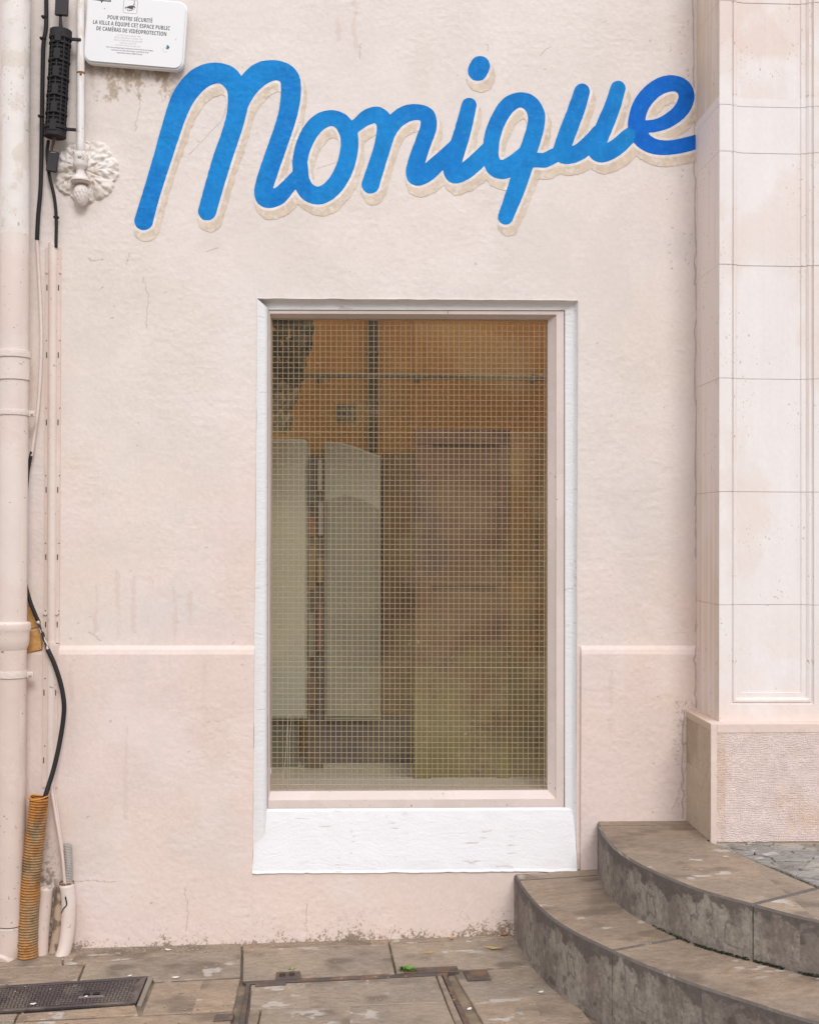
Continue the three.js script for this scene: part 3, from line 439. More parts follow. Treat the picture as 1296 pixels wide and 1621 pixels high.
  mesh('dark_leaves', A, lm, plant); mesh('brown_leaves', B2, lm2, plant);
  for (let k = 0; k < 5; k++) mesh('stem', sweep([V(P(440 + k * 12, 480, -0.52).x, y1, -0.52), P(440 + k * 12, 520, -0.5), P(436 + k * 9, 600 + k * 8, -0.5)], 0.002, { n: 8, seg: 5 }), lm, plant);
}

// ------------------------------------------------------------ pilaster, base, steps, pavement
const DP = 0.24, DB = 0.285, LAND = P(945, 1297.5).y;                 // pilaster and base projection, level of the landing
const limestone = (() => {
  const r = 1024; const t = colorTex(r, r, (i, j, o) => { const x = i / r * 0.8, y = j / r * 2.6; const n = fbm(x * 6, y * 6, 5, 701), f = fbm(x * 130, y * 110, 3, 703), st = fbm(x * 46, y * 2.2, 4, 705), p = ss(0.5, 0.66, fbm(x * 5 + 4, y * 3.2, 6, 707)), sp = ss(0.9, 0.95, noise(x * 190, y * 190, 709)) * ss(0.6, 0.7, noise(x * 11, y * 11, 711)); const lo = ss(1.15, 0.4, y + 0.5 * (fbm(x * 4, y * 4, 5, 713) - 0.5)); let a = 0.80, b = 0.745, c = 0.715; const q = clamp(0.55 * p + 0.75 * lo * ss(0.4, 0.6, n)) * 0.8; a = mix(a, 0.73, q); b = mix(b, 0.595, q); c = mix(c, 0.52, q); const v = 1 + 0.05 * (n - 0.5) + 0.05 * (f - 0.5) + 0.06 * (st - 0.5); o[0] = mix(a * v, 0.36, sp * 0.7); o[1] = mix(b * v, 0.26, sp * 0.7); o[2] = mix(c * v, 0.19, sp * 0.7); });
  const b = grayTex(r, r, (i, j) => { const x = i / r * 0.8, y = j / r * 2.6; return 0.5 * fbm(x * 90, y * 60, 4, 721) + 0.3 * fbm(x * 70, y * 4, 3, 723) + 0.2 * fbm(x * 8, y * 8, 3, 727) - 0.5 * ss(0.9, 0.95, noise(x * 190, y * 190, 709)) * ss(0.6, 0.7, noise(x * 11, y * 11, 711)); });
  t.repeat.set(1 / 0.8, 1 / 2.6); b.repeat.copy(t.repeat); return new THREE.MeshStandardMaterial({ map: t, bumpMap: b, bumpScale: 0.0012, roughness: 0.85 });
})();
// flank: warmer streaked copy of the same stone, side shade put into its colour
const shadedFlankStone = (() => {
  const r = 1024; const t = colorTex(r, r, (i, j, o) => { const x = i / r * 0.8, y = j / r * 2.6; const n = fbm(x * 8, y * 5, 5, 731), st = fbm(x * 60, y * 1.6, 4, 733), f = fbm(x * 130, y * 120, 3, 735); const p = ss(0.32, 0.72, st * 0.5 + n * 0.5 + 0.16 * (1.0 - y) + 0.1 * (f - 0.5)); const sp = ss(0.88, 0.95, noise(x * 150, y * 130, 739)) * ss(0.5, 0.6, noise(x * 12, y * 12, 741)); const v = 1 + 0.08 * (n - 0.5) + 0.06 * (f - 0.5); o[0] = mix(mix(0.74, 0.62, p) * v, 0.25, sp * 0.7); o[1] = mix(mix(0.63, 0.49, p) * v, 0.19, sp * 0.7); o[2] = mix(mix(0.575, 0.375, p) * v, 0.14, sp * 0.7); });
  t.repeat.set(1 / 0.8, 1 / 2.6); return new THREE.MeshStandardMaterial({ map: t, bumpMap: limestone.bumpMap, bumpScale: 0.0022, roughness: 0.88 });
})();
const pil = thing('stone_pilaster', 'pale limestone pilaster of stacked blocks with a moulded sunk panel, right of the window', 'pilaster');
{
  const xl = P(1099.8, 782).x, xfl = P(1139.4, 780, DP).x, xL = (xl + xfl) / 2, xR = P(1306, 780, DP).x;
  const pL = P(1157, 700, DP).x, pR = P(1287.5, 700, DP).x, pB = P(1200, 1115.5, DP).y;
  const ys = [-200, 0, 165.1, 239, 418.2, 598.4, 778.2, 957.8, 1143].map(y => P(1139, y, DP).y);
  const yb0 = ys[8];
  // depth of the moulded border, by distance inside the panel's edge
  const prof = [[0, 0], [0.0012, -0.007], [0.006, -0.009], [0.0075, -0.004], [0.013, -0.0035], [0.019, -0.010], [0.0195, -0.013], [0.034, -0.013], [0.035, -0.017], [0.5, -0.017]];
  const dep = d => { if (d <= 0) return 0; for (let i = 1; i < prof.length; i++) if (d <= prof[i][0]) { const a = prof[i - 1], b = prof[i]; return mix(a[1], b[1], (d - a[0]) / (b[0] - a[0])); } return -0.017; };
  const cut = [...prof.slice(0, 9).map(p => p[0])];
  const xs = [xL, xL + 0.002, ...cut.map(c => pL + c), ...cut.slice().reverse().map(c => pR - c), xR - 0.002, xR].sort((a, b) => a - b);
  for (let k = 0; k < 8; k++) {
    const yt = ys[k] - 0.0004, yb = k === 7 ? yb0 + 0.0005 : ys[k + 1] + 0.0004; const tw = rr(-0.0008, 0.0008);
    let yv = [yb, yb + 0.0009, yt - 0.0009, yt]; if (k === 7) yv.push(...cut.map(c => pB + c)); yv.push(mix(yb, yt, 0.5)); yv.sort((a, b) => a - b);
    const Z = (x, y) => { const d = Math.min(x - pL, pR - x, y - pB); const e = Math.min(y - yb, yt - y, x - xL, xR - x) < 0.0005 ? -0.0009 : 0; return DP + tw + dep(d) + e; };
    const fr = [], pos = (x, y) => V(x, y, Z(x, y));
    for (let j = 0; j + 1 < yv.length; j++) for (let i = 0; i + 1 < xs.length; i++) { const a = pos(xs[i], yv[j]), b = pos(xs[i + 1], yv[j]), c = pos(xs[i + 1], yv[j + 1]), d = pos(xs[i], yv[j + 1]); for (const v of [a, b, c, a, c, d]) fr.push(v.x, v.y, v.z); }
    const g = new THREE.BufferGeometry(); g.setAttribute('position', new THREE.Float32BufferAttribute(fr, 3)); g.setAttribute('uv', new THREE.Float32BufferAttribute(new Float32Array(fr.length / 3 * 2), 2)); g.computeVertexNormals();
    const blk = mesh('stone_block', boxUV(g), limestone, pil);
    const zf = DP + tw - 0.0016, q = (x, z) => [V(x, yb, z), V(x, yt, z)];
    mesh('flank', loft([[V(xL, yb, -0.02), V(xL, yt, -0.02)], [V(xL, yb, zf), V(xL, yt, zf)]], false), shadedFlankStone, blk);
    mesh('flank', loft([[V(xR, yb, zf), V(xR, yt, zf)], [V(xR, yb, -0.02), V(xR, yt, -0.02)]], false), shadedFlankStone, blk);
    for (const y of [yb, yt]) { const bed = new THREE.PlaneGeometry(xR - xL, zf - 0.019); bed.rotateX(-Math.PI / 2); bed.translate((xL + xR) / 2, y, (zf - 0.019) / 2); mesh('bed', boxUV(bed), shadedFlankStone, blk); }
  }
  mesh('mortar', box(xL + 0.004, xR - 0.004, yb0, ys[0], -0.02, DP - 0.026), flat(0.60, 0.46, 0.34, 0.95), pil);
  // base block with bush-hammered faces inside dressed margins
  const bl = (P(1084, 1200).x + P(1123.3, 1240, DB).x) / 2, bt = P(1130, 1146, DB).y, bbm = LAND, br = xR + 0.03;
  const base = thing('pilaster_base', 'low pink stone base block with bush-hammered faces carrying the pilaster', 'plinth block');
  const ham = (w, seed, c1, c2) => { const r = 1024; const pit = (x, y) => { const cx = 1 - Math.abs(2 * ((x * 205 + 1.1 * noise(x * 60, y * 60, seed)) % 1) - 1), cy = 1 - Math.abs(2 * ((y * 205 + 1.1 * noise(x * 50 + 9, y * 50, seed + 1)) % 1) - 1); return mix(noise(x * 330, y * 330, seed + 8), ss(0.2, 0.75, cx) * ss(0.2, 0.75, cy), 0.35 + 0.4 * noise(x * 35, y * 35, seed + 9)) * (0.45 + 0.55 * noise(x * 120, y * 120, seed + 2)); };
    const t = colorTex(r, r, (i, j, o) => { const x = i / r * 0.55, y = j / r * 0.55; const h = pit(x, y), n = ss(0.38, 0.74, fbm(x * 9, y * 7, 5, seed + 3) + 0.15 * (noise(x * 90, y * 90, seed + 12) - 0.5) + 0.2 * (x - 0.25) - 0.25 * y), f = fbm(x * 120, y * 120, 2, seed + 5); for (let c = 0; c < 3; c++) o[c] = mix(c1[c], c2[c], n * 0.75) * (0.86 + 0.16 * h) * (1 + 0.12 * (f - 0.5)); });
    const b = grayTex(r, r, (i, j) => pit(i / r * 0.55, j / r * 0.55)); t.repeat.set(1 / 0.55, 1 / 0.55); b.repeat.copy(t.repeat); return new THREE.MeshStandardMaterial({ map: t, bumpMap: b, bumpScale: 0.0036, roughness: 0.92 }); };
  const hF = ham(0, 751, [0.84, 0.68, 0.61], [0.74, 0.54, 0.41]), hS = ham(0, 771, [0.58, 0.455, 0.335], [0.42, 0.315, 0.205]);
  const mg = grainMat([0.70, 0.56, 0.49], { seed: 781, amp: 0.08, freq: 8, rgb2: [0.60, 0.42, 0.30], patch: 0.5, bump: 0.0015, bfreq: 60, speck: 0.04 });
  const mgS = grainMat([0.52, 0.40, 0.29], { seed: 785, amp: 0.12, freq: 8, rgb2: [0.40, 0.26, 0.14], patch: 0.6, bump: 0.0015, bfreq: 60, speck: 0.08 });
  const m = 0.018, wv = s => (noise(s * 40, 3, 791) - 0.5) * 0.004;
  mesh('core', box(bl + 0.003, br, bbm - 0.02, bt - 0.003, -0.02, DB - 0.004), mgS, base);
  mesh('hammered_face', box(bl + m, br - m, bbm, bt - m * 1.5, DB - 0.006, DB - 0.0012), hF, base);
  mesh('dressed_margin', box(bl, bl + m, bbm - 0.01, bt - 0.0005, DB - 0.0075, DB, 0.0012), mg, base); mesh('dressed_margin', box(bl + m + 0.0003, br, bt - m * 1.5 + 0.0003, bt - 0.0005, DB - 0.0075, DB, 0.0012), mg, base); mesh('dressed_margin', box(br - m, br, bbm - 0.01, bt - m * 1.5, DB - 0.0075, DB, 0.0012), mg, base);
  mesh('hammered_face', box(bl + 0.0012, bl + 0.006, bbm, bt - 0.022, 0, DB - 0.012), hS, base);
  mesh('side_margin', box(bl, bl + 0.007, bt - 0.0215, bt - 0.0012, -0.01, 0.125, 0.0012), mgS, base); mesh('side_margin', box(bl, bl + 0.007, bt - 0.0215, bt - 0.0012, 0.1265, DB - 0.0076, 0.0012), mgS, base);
  mesh('weathered_top', box(bl + 0.002, br, bt - 0.006, bt, -0.02, DB - 0.0015, 0.0016), mg, base);
}

// ground plane: rises gently to the right along the wall
const gA = P(120, 1500), gB = P(810, 1479.5);
const gN = V(-(gB.y - gA.y), gB.x - gA.x, -0.003).normalize(), g0 = P(600, 1484.5);
const gY = (x, z) => g0.y - (gN.x * (x - g0.x) + gN.z * (z - g0.z)) / gN.y;
const G = (px, py) => { const p = onPlane(px, py, g0, gN); return [p.x, p.z]; };
const tilt = (g, lift = 0) => { const p = g.attributes.position; for (let i = 0; i < p.count; i++) p.setY(i, p.getY(i) + gY(p.getX(i), p.getZ(i)) + lift); g.computeVertexNormals(); return g; };
const stoneTone = (a, b, seed, extra = {}) => {
  const r = 1024, sz = 1.1; const map = colorTex(r, r, (i, j, o) => { const x = i / r * sz, y = j / r * sz; const n = fbm(x * 5, y * 9, 5, seed), f = fbm(x * 60, y * 110, 4, seed + 1), p = ss(0.34, 0.68, fbm(x * 4 + 2, y * 7, 6, seed + 2)), dk = ss(0.50, 0.80, fbm(x * 11, y * 16, 6, seed + 4) + 0.12 * (f - 0.5)), gr = noise(x * 300, y * 300, seed + 7); const wh = ss(0.66, 0.73, fbm(x * 19, y * 32, 5, seed + 6)) * ss(0.45, 0.58, fbm(x * 4, y * 4, 3, seed + 8)); const v = 1 + 0.5 * (f - 0.5) + 0.2 * (n - 0.5) + 0.22 * (gr - 0.5); for (let c = 0; c < 3; c++) { let q = mix(a[c], b[c], p) * v; q = mix(q, [0.085, 0.060, 0.042][c], dk * 0.55); q = mix(q, [0.48, 0.43, 0.38][c], wh * 0.75); o[c] = q; } });
  const bump = grayTex(r, r, (i, j) => { const x = i / r * sz, y = j / r * sz; const w = 0.05 * fbm(x * 9, y * 9, 3, seed + 40); return 0.5 * fbm((x + w) * 14, (y + w) * 26, 5, seed + 41) + 0.5 * fbm(x * 70, y * 110, 4, seed + 42); });
  map.repeat.set(1 / sz, 1 / sz); bump.repeat.copy(map.repeat); return new THREE.MeshStandardMaterial({ map, bumpMap: bump, bumpScale: extra.bump ?? 0.005, roughness: extra.rough ?? 0.82 });
};
const tread = stoneTone([0.255, 0.19, 0.135], [0.29, 0.21, 0.145], 801, { bump: 0.003 });
const riser = (() => {                                                // weathered face: lime-pale stone under black crust with ragged outline
  const r = 1024, sz = 1.0; const map = colorTex(r, r, (i, j, o) => { const x = i / r * sz, y = j / r * sz; const n = fbm(x * 9, y * 6, 6, 821), cr = fbm(x * 30, y * 34, 6, 823), f = fbm(x * 120, y * 60, 3, 825), st = fbm(x * 34, y * 3, 4, 827); const f2 = noise(x * 260, y * 230, 833), k = ss(0.33, 0.68, n * 0.7 + st * 0.3 + 0.16 * (f - 0.5) + 0.08 * (f2 - 0.5)), rg = 1 - Math.abs(2 * fbm(x * 26 + 0.6 * n, y * 20, 5, 829) - 1), bl = Math.max(ss(0.60, 0.72, cr * 0.8 + 0.2 * f + 0.25 * (st - 0.5)), ss(0.86, 0.95, rg) * ss(0.45, 0.6, n) * 0.8); const v = 1 + 0.42 * (f - 0.5) + 0.16 * (f2 - 0.5); const A = [0.30, 0.262, 0.212], B = [0.185, 0.15, 0.125], C = [0.04, 0.031, 0.029]; const dn = (1 - y) * sz, crust = ss(0.35, 0.65, (0.030 + 0.05 * (fbm(x * 12, 3, 4, 841) - 0.4) - dn) * 26 + 0.5 + (cr - 0.5) * 2.2 + (f - 0.5)) * (y > 0.5 ? 1 : 0); for (let c = 0; c < 3; c++) o[c] = mix(mix(B[c], A[c], k * (1 - 0.85 * crust)) * v, C[c], Math.max(bl * 0.55, crust * 0.45)); });
  const bump = grayTex(r, r, (i, j) => { const x = i / r * sz, y = j / r * sz; return 0.5 * fbm(x * 16, y * 16, 6, 823) + 0.5 * fbm(x * 90, y * 60, 4, 831); }); return new THREE.MeshStandardMaterial({ map, bumpMap: bump, bumpScale: 0.004, roughness: 0.85 });
})();
{
  const up = V(0, 1, 0), p2 = V(0, LAND, 0);
  const T2 = (px, py) => { const p = onPlane(px, py, p2, up); return [p.x, p.z]; };
  const y1w = P(812, 1381.5).y, x1w = P(812, 1381.5).x, n1 = V(-0.055, 1, 0).normalize(), p1 = V(x1w, y1w, 0);
  const T1 = (px, py) => { const p = onPlane(px, py, p1, n1); return [p.x, p.z]; };
  const smooth = (pts, n) => { const c = new THREE.CatmullRomCurve3(pts.map(p => V(p[0], 0, p[1])), false, 'centripetal'); return Array.from({ length: n + 1 }, (_, i) => { const q = c.getPointAt(i / n); return [q.x, q.z]; }); };
  const e2 = [[945, 1296], [951, 1316], [967, 1337.6], [1003, 1363.5], [1058.7, 1389.4], [1110, 1409], [1192, 1431.5], [1296, 1457]].map(p => T2(...p));
  const e1 = [[811, 1380.5], [828, 1407], [848, 1431], [875.5, 1455], [911, 1477], [967, 1503.6], [1035, 1532.7], [1098, 1556.6], [1178, 1582.5], [1296, 1618]].map(p => T1(...p));
  e2[0][1] = e1[0][1] = -0.03;
  const ext = (e) => { const a = e[e.length - 2], b = e[e.length - 1]; return [...e, [b[0] + (b[0] - a[0]) * 1.4, b[1] + (b[1] - a[1]) * 0.7], [b[0] + (b[0] - a[0]) * 3.2, b[1] + (b[1] - a[1]) * 0.8]]; };
  const c2 = smooth(ext(e2), 90), c1 = smooth(ext(e1), 90);
  const near = (c, p) => { let m = 1e9, k = 0; c.forEach((q, i) => { const d = Math.hypot(q[0] - p[0], q[1] - p[1]); if (d < m) { m = d; k = i; } }); return k; };
  const build = (poly, y0, y1, group, lift, name = 'stone_block') => { const g = plan(poly, y0, y1, 0.0055); if (lift) { const p = g.attributes.position; for (let i = 0; i < p.count; i++) if (p.getY(i) > (y0 + y1) / 2) p.setY(i, p.getY(i) + lift(p.getX(i))); } const gr = g.groups.map(q => ({ ...q })); const h = boxUV(g); { const q = gr[1], p = h.attributes.position, u = h.attributes.uv; for (let i = q.start; i < q.start + q.count; i++) u.setY(i, p.getY(i) - y1 - (lift ? lift(p.getX(i)) : 0)); } gr.forEach(q => h.addGroup(q.start, q.count, q.materialIndex)); const nn = h; nn.computeVertexNormals(); const s = toCreasedNormals(nn, 0.6); gr.forEach(q => s.addGroup && 0); s.clearGroups(); gr.forEach(q => s.addGroup(q.start, q.count, q.materialIndex)); return mesh(name, s, [tread, riser], group); };
  // upper step
  const su = thing('upper_step', 'upper curved stone doorstep wrapping the foot of the pilaster', 'step');
  const i2 = [T2(1121, 1331), T2(1300, 1402)], dI = [i2[1][0] - i2[0][0], i2[1][1] - i2[0][1]];
  const j2 = T2(1192, 1431.5), j2b = T2(1296, 1406), kJ = near(c2, j2), strip = 0.075;
  const kS = c2.findIndex(p => p[1] > strip);
  const xBase = P(1084, 1290).x + 0.03;
  const gap = 0.0025, y20 = LAND - 0.165;
  build([...c2.slice(0, kS), [c2[kS][0], strip - gap], [xBase + 0.1, strip - gap], [xBase + 0.1, -0.03]], y20, LAND - 0.0012, su, null);
  build([[c2[kS][0] + 0.001, strip], ...c2.slice(kS + 1, kJ), [j2[0] - gap, j2[1] - gap], [j2b[0] - gap, j2b[1] - gap * 2], [i2[0][0], i2[0][1]], [xBase + 0.1, strip]], y20, LAND, su, null);
  const far2 = [i2[0][0] + dI[0] * 2.6, i2[0][1] + dI[1] * 2.2];
  build([[j2[0], j2[1]], ...c2.slice(kJ + 1), far2, [j2b[0], j2b[1]]], y20, LAND - 0.0008, su, null);
  // lower step
  const sl = thing('lower_step', 'lower and wider curved stone doorstep rising from the pavement', 'step');
  const lift1 = x => 0.055 * (x - x1w);
  const j1 = T1(969, 1504.5), j1b = T1(1092, 1482), k1 = near(c1, j1), s1 = 0.085, kS1 = c1.findIndex(p => p[1] > s1), in1 = c2.map(p => p);
  const y10 = y1w - 0.3, inner1 = smooth(c2.map(p => [p[0] + 0.03, p[1] - 0.03]), 40);
  build([...c1.slice(0, kS1), [c1[kS1][0], s1 - gap], [c2[0][0] + 0.1, s1 - gap], [c2[0][0] + 0.1, -0.03]], y10, y1w - 0.001, sl, lift1);
  const jd = [j1b[0] + (j1b[0] - j1[0]) * 0.3, j1b[1] + (j1b[1] - j1[1]) * 0.3];
  build([[c1[kS1][0] + 0.001, s1], ...c1.slice(kS1 + 1, k1), [j1[0] - gap, j1[1] - gap * 0.5], [jd[0] - gap, jd[1] - gap], [c2[0][0] + 0.1, s1]], y10, y1w, sl, lift1);
  build([[j1[0], j1[1]], ...c1.slice(k1 + 1), [c1[90][0], 0.3], [jd[0], 0.2], [jd[0], jd[1]]], y10, y1w - 0.0012, sl, lift1);
  mesh('joint', box(j1[0] - 0.006, j1[0] + 0.004, y10, y1w - 0.02, j1[1] - 0.05, j1[1] - 0.009), flat(0.05, 0.04, 0.035, 0.95), sl);
  mesh('joint', box(j2[0] - 0.006, j2[0] + 0.004, y20, LAND - 0.014, j2[1] - 0.05, j2[1] - 0.008), flat(0.05, 0.04, 0.035, 0.95), su);
  // riven paving of the landing
  const land = struct('landing'); const slate = stoneTone([0.25, 0.225, 0.20], [0.34, 0.30, 0.25], 841, { bump: 0.016 });
  const seeds = []; for (let a = 0; a < 9; a++) for (let b = 0; b < 11; b++) seeds.push([i2[0][0] - 0.08 + a * 0.115 + rr(-0.045, 0.045) + (b % 2) * 0.05, DB + 0.01 + b * 0.052 + rr(-0.02, 0.02)]);
  const nI = [-dI[1], dI[0]], lI = Math.hypot(...nI);
  seeds.forEach((s, k) => {
    let poly = [[i2[0][0] - 0.02, DB + 0.001], [i2[0][0] + 0.9, DB + 0.001], [i2[0][0] + 0.9, DB + 0.62], [i2[0][0] - 0.02, DB + 0.62]];
    poly = clipHalf(poly, nI[0] / lI, nI[1] / lI, (nI[0] * i2[0][0] + nI[1] * i2[0][1]) / lI - 0.002);
    seeds.forEach((q, m) => { if (m === k || poly.length < 3) return; const ax = q[0] - s[0], ay = (q[1] - s[1]) * 2.2, c = ax * (q[0] + s[0]) / 2 + ay * (q[1] + s[1]) / 2; poly = clipHalf(poly, ax, ay, c); });
    if (poly.length < 3) return; let ar = 0; poly.forEach((p, i) => { const q = poly[(i + 1) % poly.length]; ar += p[0] * q[1] - p[1] * q[0]; }); if (Math.abs(ar) < 0.0008) return;
    const ip = insetPoly(poly, 0.0018); const g = plan(ip, LAND - 0.05, LAND - 0.002 + rr(-0.004, 0.003), 0.0025); const p = g.attributes.position, tx = rr(-0.03, 0.03), tz = rr(-0.04, 0.04); for (let i = 0; i < p.count; i++) p.setY(i, p.getY(i) + (p.getX(i) - s[0]) * tx + (p.getZ(i) - s[1]) * tz); mesh('paving_stone', boxUV(g), slate, land);
  });
  mesh('bedding', box(i2[0][0] - 0.05, i2[0][0] + 1, LAND - 0.12, LAND - 0.018, -0.02, DB + 0.35), flat(0.09, 0.075, 0.06, 0.95), land);
  // moss in the angle under the upper riser
  const mo = []; for (let s = 0; s < 1800; s++) { const t = 0.40 + 0.55 * Math.pow(rnd(), 0.7), q = c2[Math.min(89, Math.floor(t * 90))], w = c2[Math.min(90, Math.floor(t * 90) + 1)], f = rnd(); const x = mix(q[0], w[0], f), z = mix(q[1], w[1], f); if (noise(x * 22, z * 22, 861) < 0.2) continue; const g = new THREE.IcosahedronGeometry(rr(0.0007, 0.0018), 0); g.scale(1.4, 0.7, 1); g.translate(x + rr(-0.004, 0.001), y1w + lift1(x) + rr(-0.001, 0.006), z + rr(-0.001, 0.006)); mo.push(g); }
  const mm = mesh('moss', mo, grainMat([0.022, 0.027, 0.011], { seed: 865, amp: 0.3, rough: 1 })); mm.userData = { kind: 'stuff', label: 'green moss line along the foot of the upper step', category: 'moss' };
}

// ------------------------------------------------------------ pavement
const pave = struct('pavement');
const slabMats = [stoneTone([0.275, 0.206, 0.148], [0.32, 0.235, 0.165], 901), stoneTone([0.262, 0.206, 0.155], [0.305, 0.235, 0.17], 911), stoneTone([0.33, 0.232, 0.155], [0.29, 0.214, 0.15], 921)];
const slab = (pts, mi, parent, name = 'paving_slab', ins = 0.0028, dy = rr(-0.002, 0.002)) => { const poly = insetPoly(pts.map(p => G(...p)), ins); const g = plan(poly, -0.05, dy, 0.0025); const u = boxUV(g); tilt(u); const ox = rr(0, 3), oz = rr(0, 3), uv = u.attributes.uv; for (let i = 0; i < uv.count; i++) uv.setXY(i, uv.getX(i) + ox, uv.getY(i) + oz); return mesh(name, u, slabMats[mi], parent); };
[
  [[[-120, 1508], [100, 1499], [100, 1528], [-120, 1541]], 0], [[[100, 1499], [383, 1489], [383, 1503], [197, 1519], [100, 1528]], 0], [[[383, 1489], [617, 1480], [616, 1494.5], [383, 1503]], 2], [[[617, 1480], [860, 1471], [860, 1482], [616, 1494.5]], 0],
  [[[-120, 1541], [135, 1524.5], [125, 1551.5], [-120, 1566]], 0], [[[135, 1524.5], [197, 1519], [383, 1503], [382, 1546.5], [243, 1554], [237, 1544], [125, 1551.5]], 1],
  [[[384, 1503], [616, 1494.5], [626, 1540.5], [383, 1553.5]], 1], [[[616, 1494.5], [860, 1482], [880, 1527], [626, 1540.5]], 1],
  [[[243, 1555], [382, 1547.5], [370, 1599], [222, 1606]], 2], [[[30, 1604], [216, 1590], [221, 1606.5], [24, 1616]], 2], [[[-120, 1613], [30, 1604], [24, 1616], [-120, 1624]], 1],
  [[[-120, 1625], [24, 1617], [-40, 1700], [-200, 1712]], 1], [[[24, 1617], [222, 1607], [370, 1600], [352, 1690], [-40, 1700]], 2],
  [[[718, 1541], [786, 1532.5], [880, 1527], [905, 1575], [742, 1581]], 1], [[[742, 1581], [905, 1575], [955, 1640], [782, 1652]], 0], [[[782, 1652], [955, 1640], [1050, 1720], [830, 1760]], 1],
  [[[-200, 1712], [352, 1690], [310, 1850], [-350, 1880]], 0], [[[352, 1692], [782, 1668], [900, 1850], [310, 1850]], 2]
].forEach(([p, m]) => slab(p, m, pave));
{
  const bed = new THREE.PlaneGeometry(8, 6, 1, 1); bed.rotateX(-Math.PI / 2); bed.translate(0, 0, 2.6);
  mesh('mortar_bed', boxUV(tilt(bed, -0.009)), grainMat([0.21, 0.155, 0.10], { seed: 931, amp: 0.3, freq: 30, bump: 0.004, bfreq: 60, rgb2: [0.10, 0.08, 0.06], patch: 0.7, freq2: 8 }), pave);
  const gr = new THREE.PlaneGeometry(240, 240, 1, 1); gr.rotateX(-Math.PI / 2);
  const ground = mesh('ground', boxUV(tilt(gr, -0.03)), grainMat([0.27, 0.235, 0.19], { seed: 941, amp: 0.2, size: 2 })); ground.userData.kind = 'structure';
  // sunk inspection cover with paved inserts
  const cov = thing('inspection_cover', 'large pavement inspection cover with paved insert and rusted steel edges', 'manhole cover');
  const steel = grainMat([0.10, 0.075, 0.065], { seed: 951, amp: 0.35, freq: 12, rgb2: [0.2, 0.11, 0.06], patch: 0.7, freq2: 9, bump: 0.002, bfreq: 60, rough: 0.65, metal: 0.25, size: 0.4 });
  const gapM = flat(0.015, 0.012, 0.01, 1);  // near-black liner colour stands in for shade inside open gaps and holes
  const bar = (pts, h, m, n) => { const g = plan(pts.map(p => G(...p)), -0.045, h, 0.0012); return mesh(n, boxUV(tilt(g)), m, cov); };
  bar([[383, 1556], [389, 1556], [366, 1692], [354, 1692]], -0.014, gapM, 'shade_gap_liner'); bar([[389.5, 1558], [396, 1558], [379, 1692], [367, 1692]], 0.001, steel, 'steel_edge');
  bar([[384, 1553.6], [708, 1538.4], [710, 1543], [390, 1557.6]], 0.0005, steel, 'steel_edge'); bar([[700, 1543.5], [707, 1543.2], [776, 1690], [764, 1690]], 0.001, steel, 'steel_edge'); bar([[708, 1541], [716, 1541], [790, 1690], [777, 1690]], -0.012, gapM, 'shade_gap_liner');
  slab([[397, 1559], [690, 1544.6], [706, 1586], [395, 1597.5]], 1, cov, 'paving_insert', 0.001); slab([[414, 1598.6], [706, 1587.5], [740, 1668], [398, 1682]], 1, cov, 'paving_insert', 0.001); slab([[395, 1599], [412, 1598.4], [396, 1684], [380, 1684]], 2, cov, 'paving_insert', 0.001); slab([[691, 1544.5], [699, 1544], [762, 1684], [745, 1684], [707, 1588]], 0, cov, 'paving_insert', 0.001);
  for (const q of [[[437, 1540.5], [475, 1538.5], [478, 1550], [436, 1552]], [[638, 1534], [723, 1530.5], [726, 1539.5], [640, 1541]], [[733, 1538], [770, 1536], [777, 1551], [740, 1553]], [[342, 1607], [371, 1605], [368, 1615], [338, 1617]], [[405, 1557.5], [452, 1555], [453, 1560], [404, 1563]]]) bar(q, 0.003, steel, 'lifting_bracket');
  for (const [x, y] of [[447, 1546], [462, 1545]]) { const q = G(x, y); mesh('bolt', tilt(new THREE.CylinderGeometry(0.008, 0.009, 0.012, 10).translate(q[0], 0.005, q[1])), steel, cov); }
  // cast iron hatch at the left
  const man = thing('iron_hatch', 'dark chequered cast iron service hatch in the pavement below the downpipe', 'manhole cover');
  const iron = grainMat([0.085, 0.066, 0.066], { seed: 961, amp: 0.3, freq: 14, rgb2: [0.17, 0.135, 0.11], patch: 0.8, freq2: 7, bump: 0.001, bfreq: 80, rough: 0.55, metal: 0.35, size: 0.5 });
  const Q = [[-60, 1566.5], [233, 1546.8], [215.5, 1588.5], [-75, 1607]], q3 = Q.map(p => G(...p));
  const put = (poly, y0, y1, m, n, bev = 0.001) => mesh(n, boxUV(tilt(plan(poly, y0, y1, bev))), m, man);
  put(q3, -0.04, -0.001, iron, 'plate'); const at = (u, v) => [mix(mix(q3[0][0], q3[1][0], u), mix(q3[3][0], q3[2][0], u), v), mix(mix(q3[0][1], q3[1][1], u), mix(q3[3][1], q3[2][1], u), v)];
  const rim = (u0, u1, v0, v1) => put([at(u0, v0), at(u1, v0), at(u1, v1), at(u0, v1)], -0.02, 0.0035, iron, 'rim'); rim(0, 1, 0, 0.07); rim(0, 1, 0.93, 1); rim(0.965, 1, 0.0705, 0.9295); rim(0, 0.03, 0.0705, 0.9295);
  const st = []; const NU = 46, NV = 10; for (let a = 0; a < NU; a++) for (let b = 0; b < NV; b++) { const u = 0.05 + (a + 0.5) / NU * 0.9, v = 0.1 + (b + 0.5) / NV * 0.8; if (u > 0.66 && u < 0.80 && v > 0.42 && v < 0.68) continue; const o = (a + b) % 2, du = o ? 0.008 : 0.0045, dv = o ? 0.022 : 0.036; st.push(boxUV(tilt(plan([at(u - du, v - dv), at(u + du, v - dv), at(u + du, v + dv), at(u - du, v + dv)], -0.002, 0.0028, 0.0008)))); }
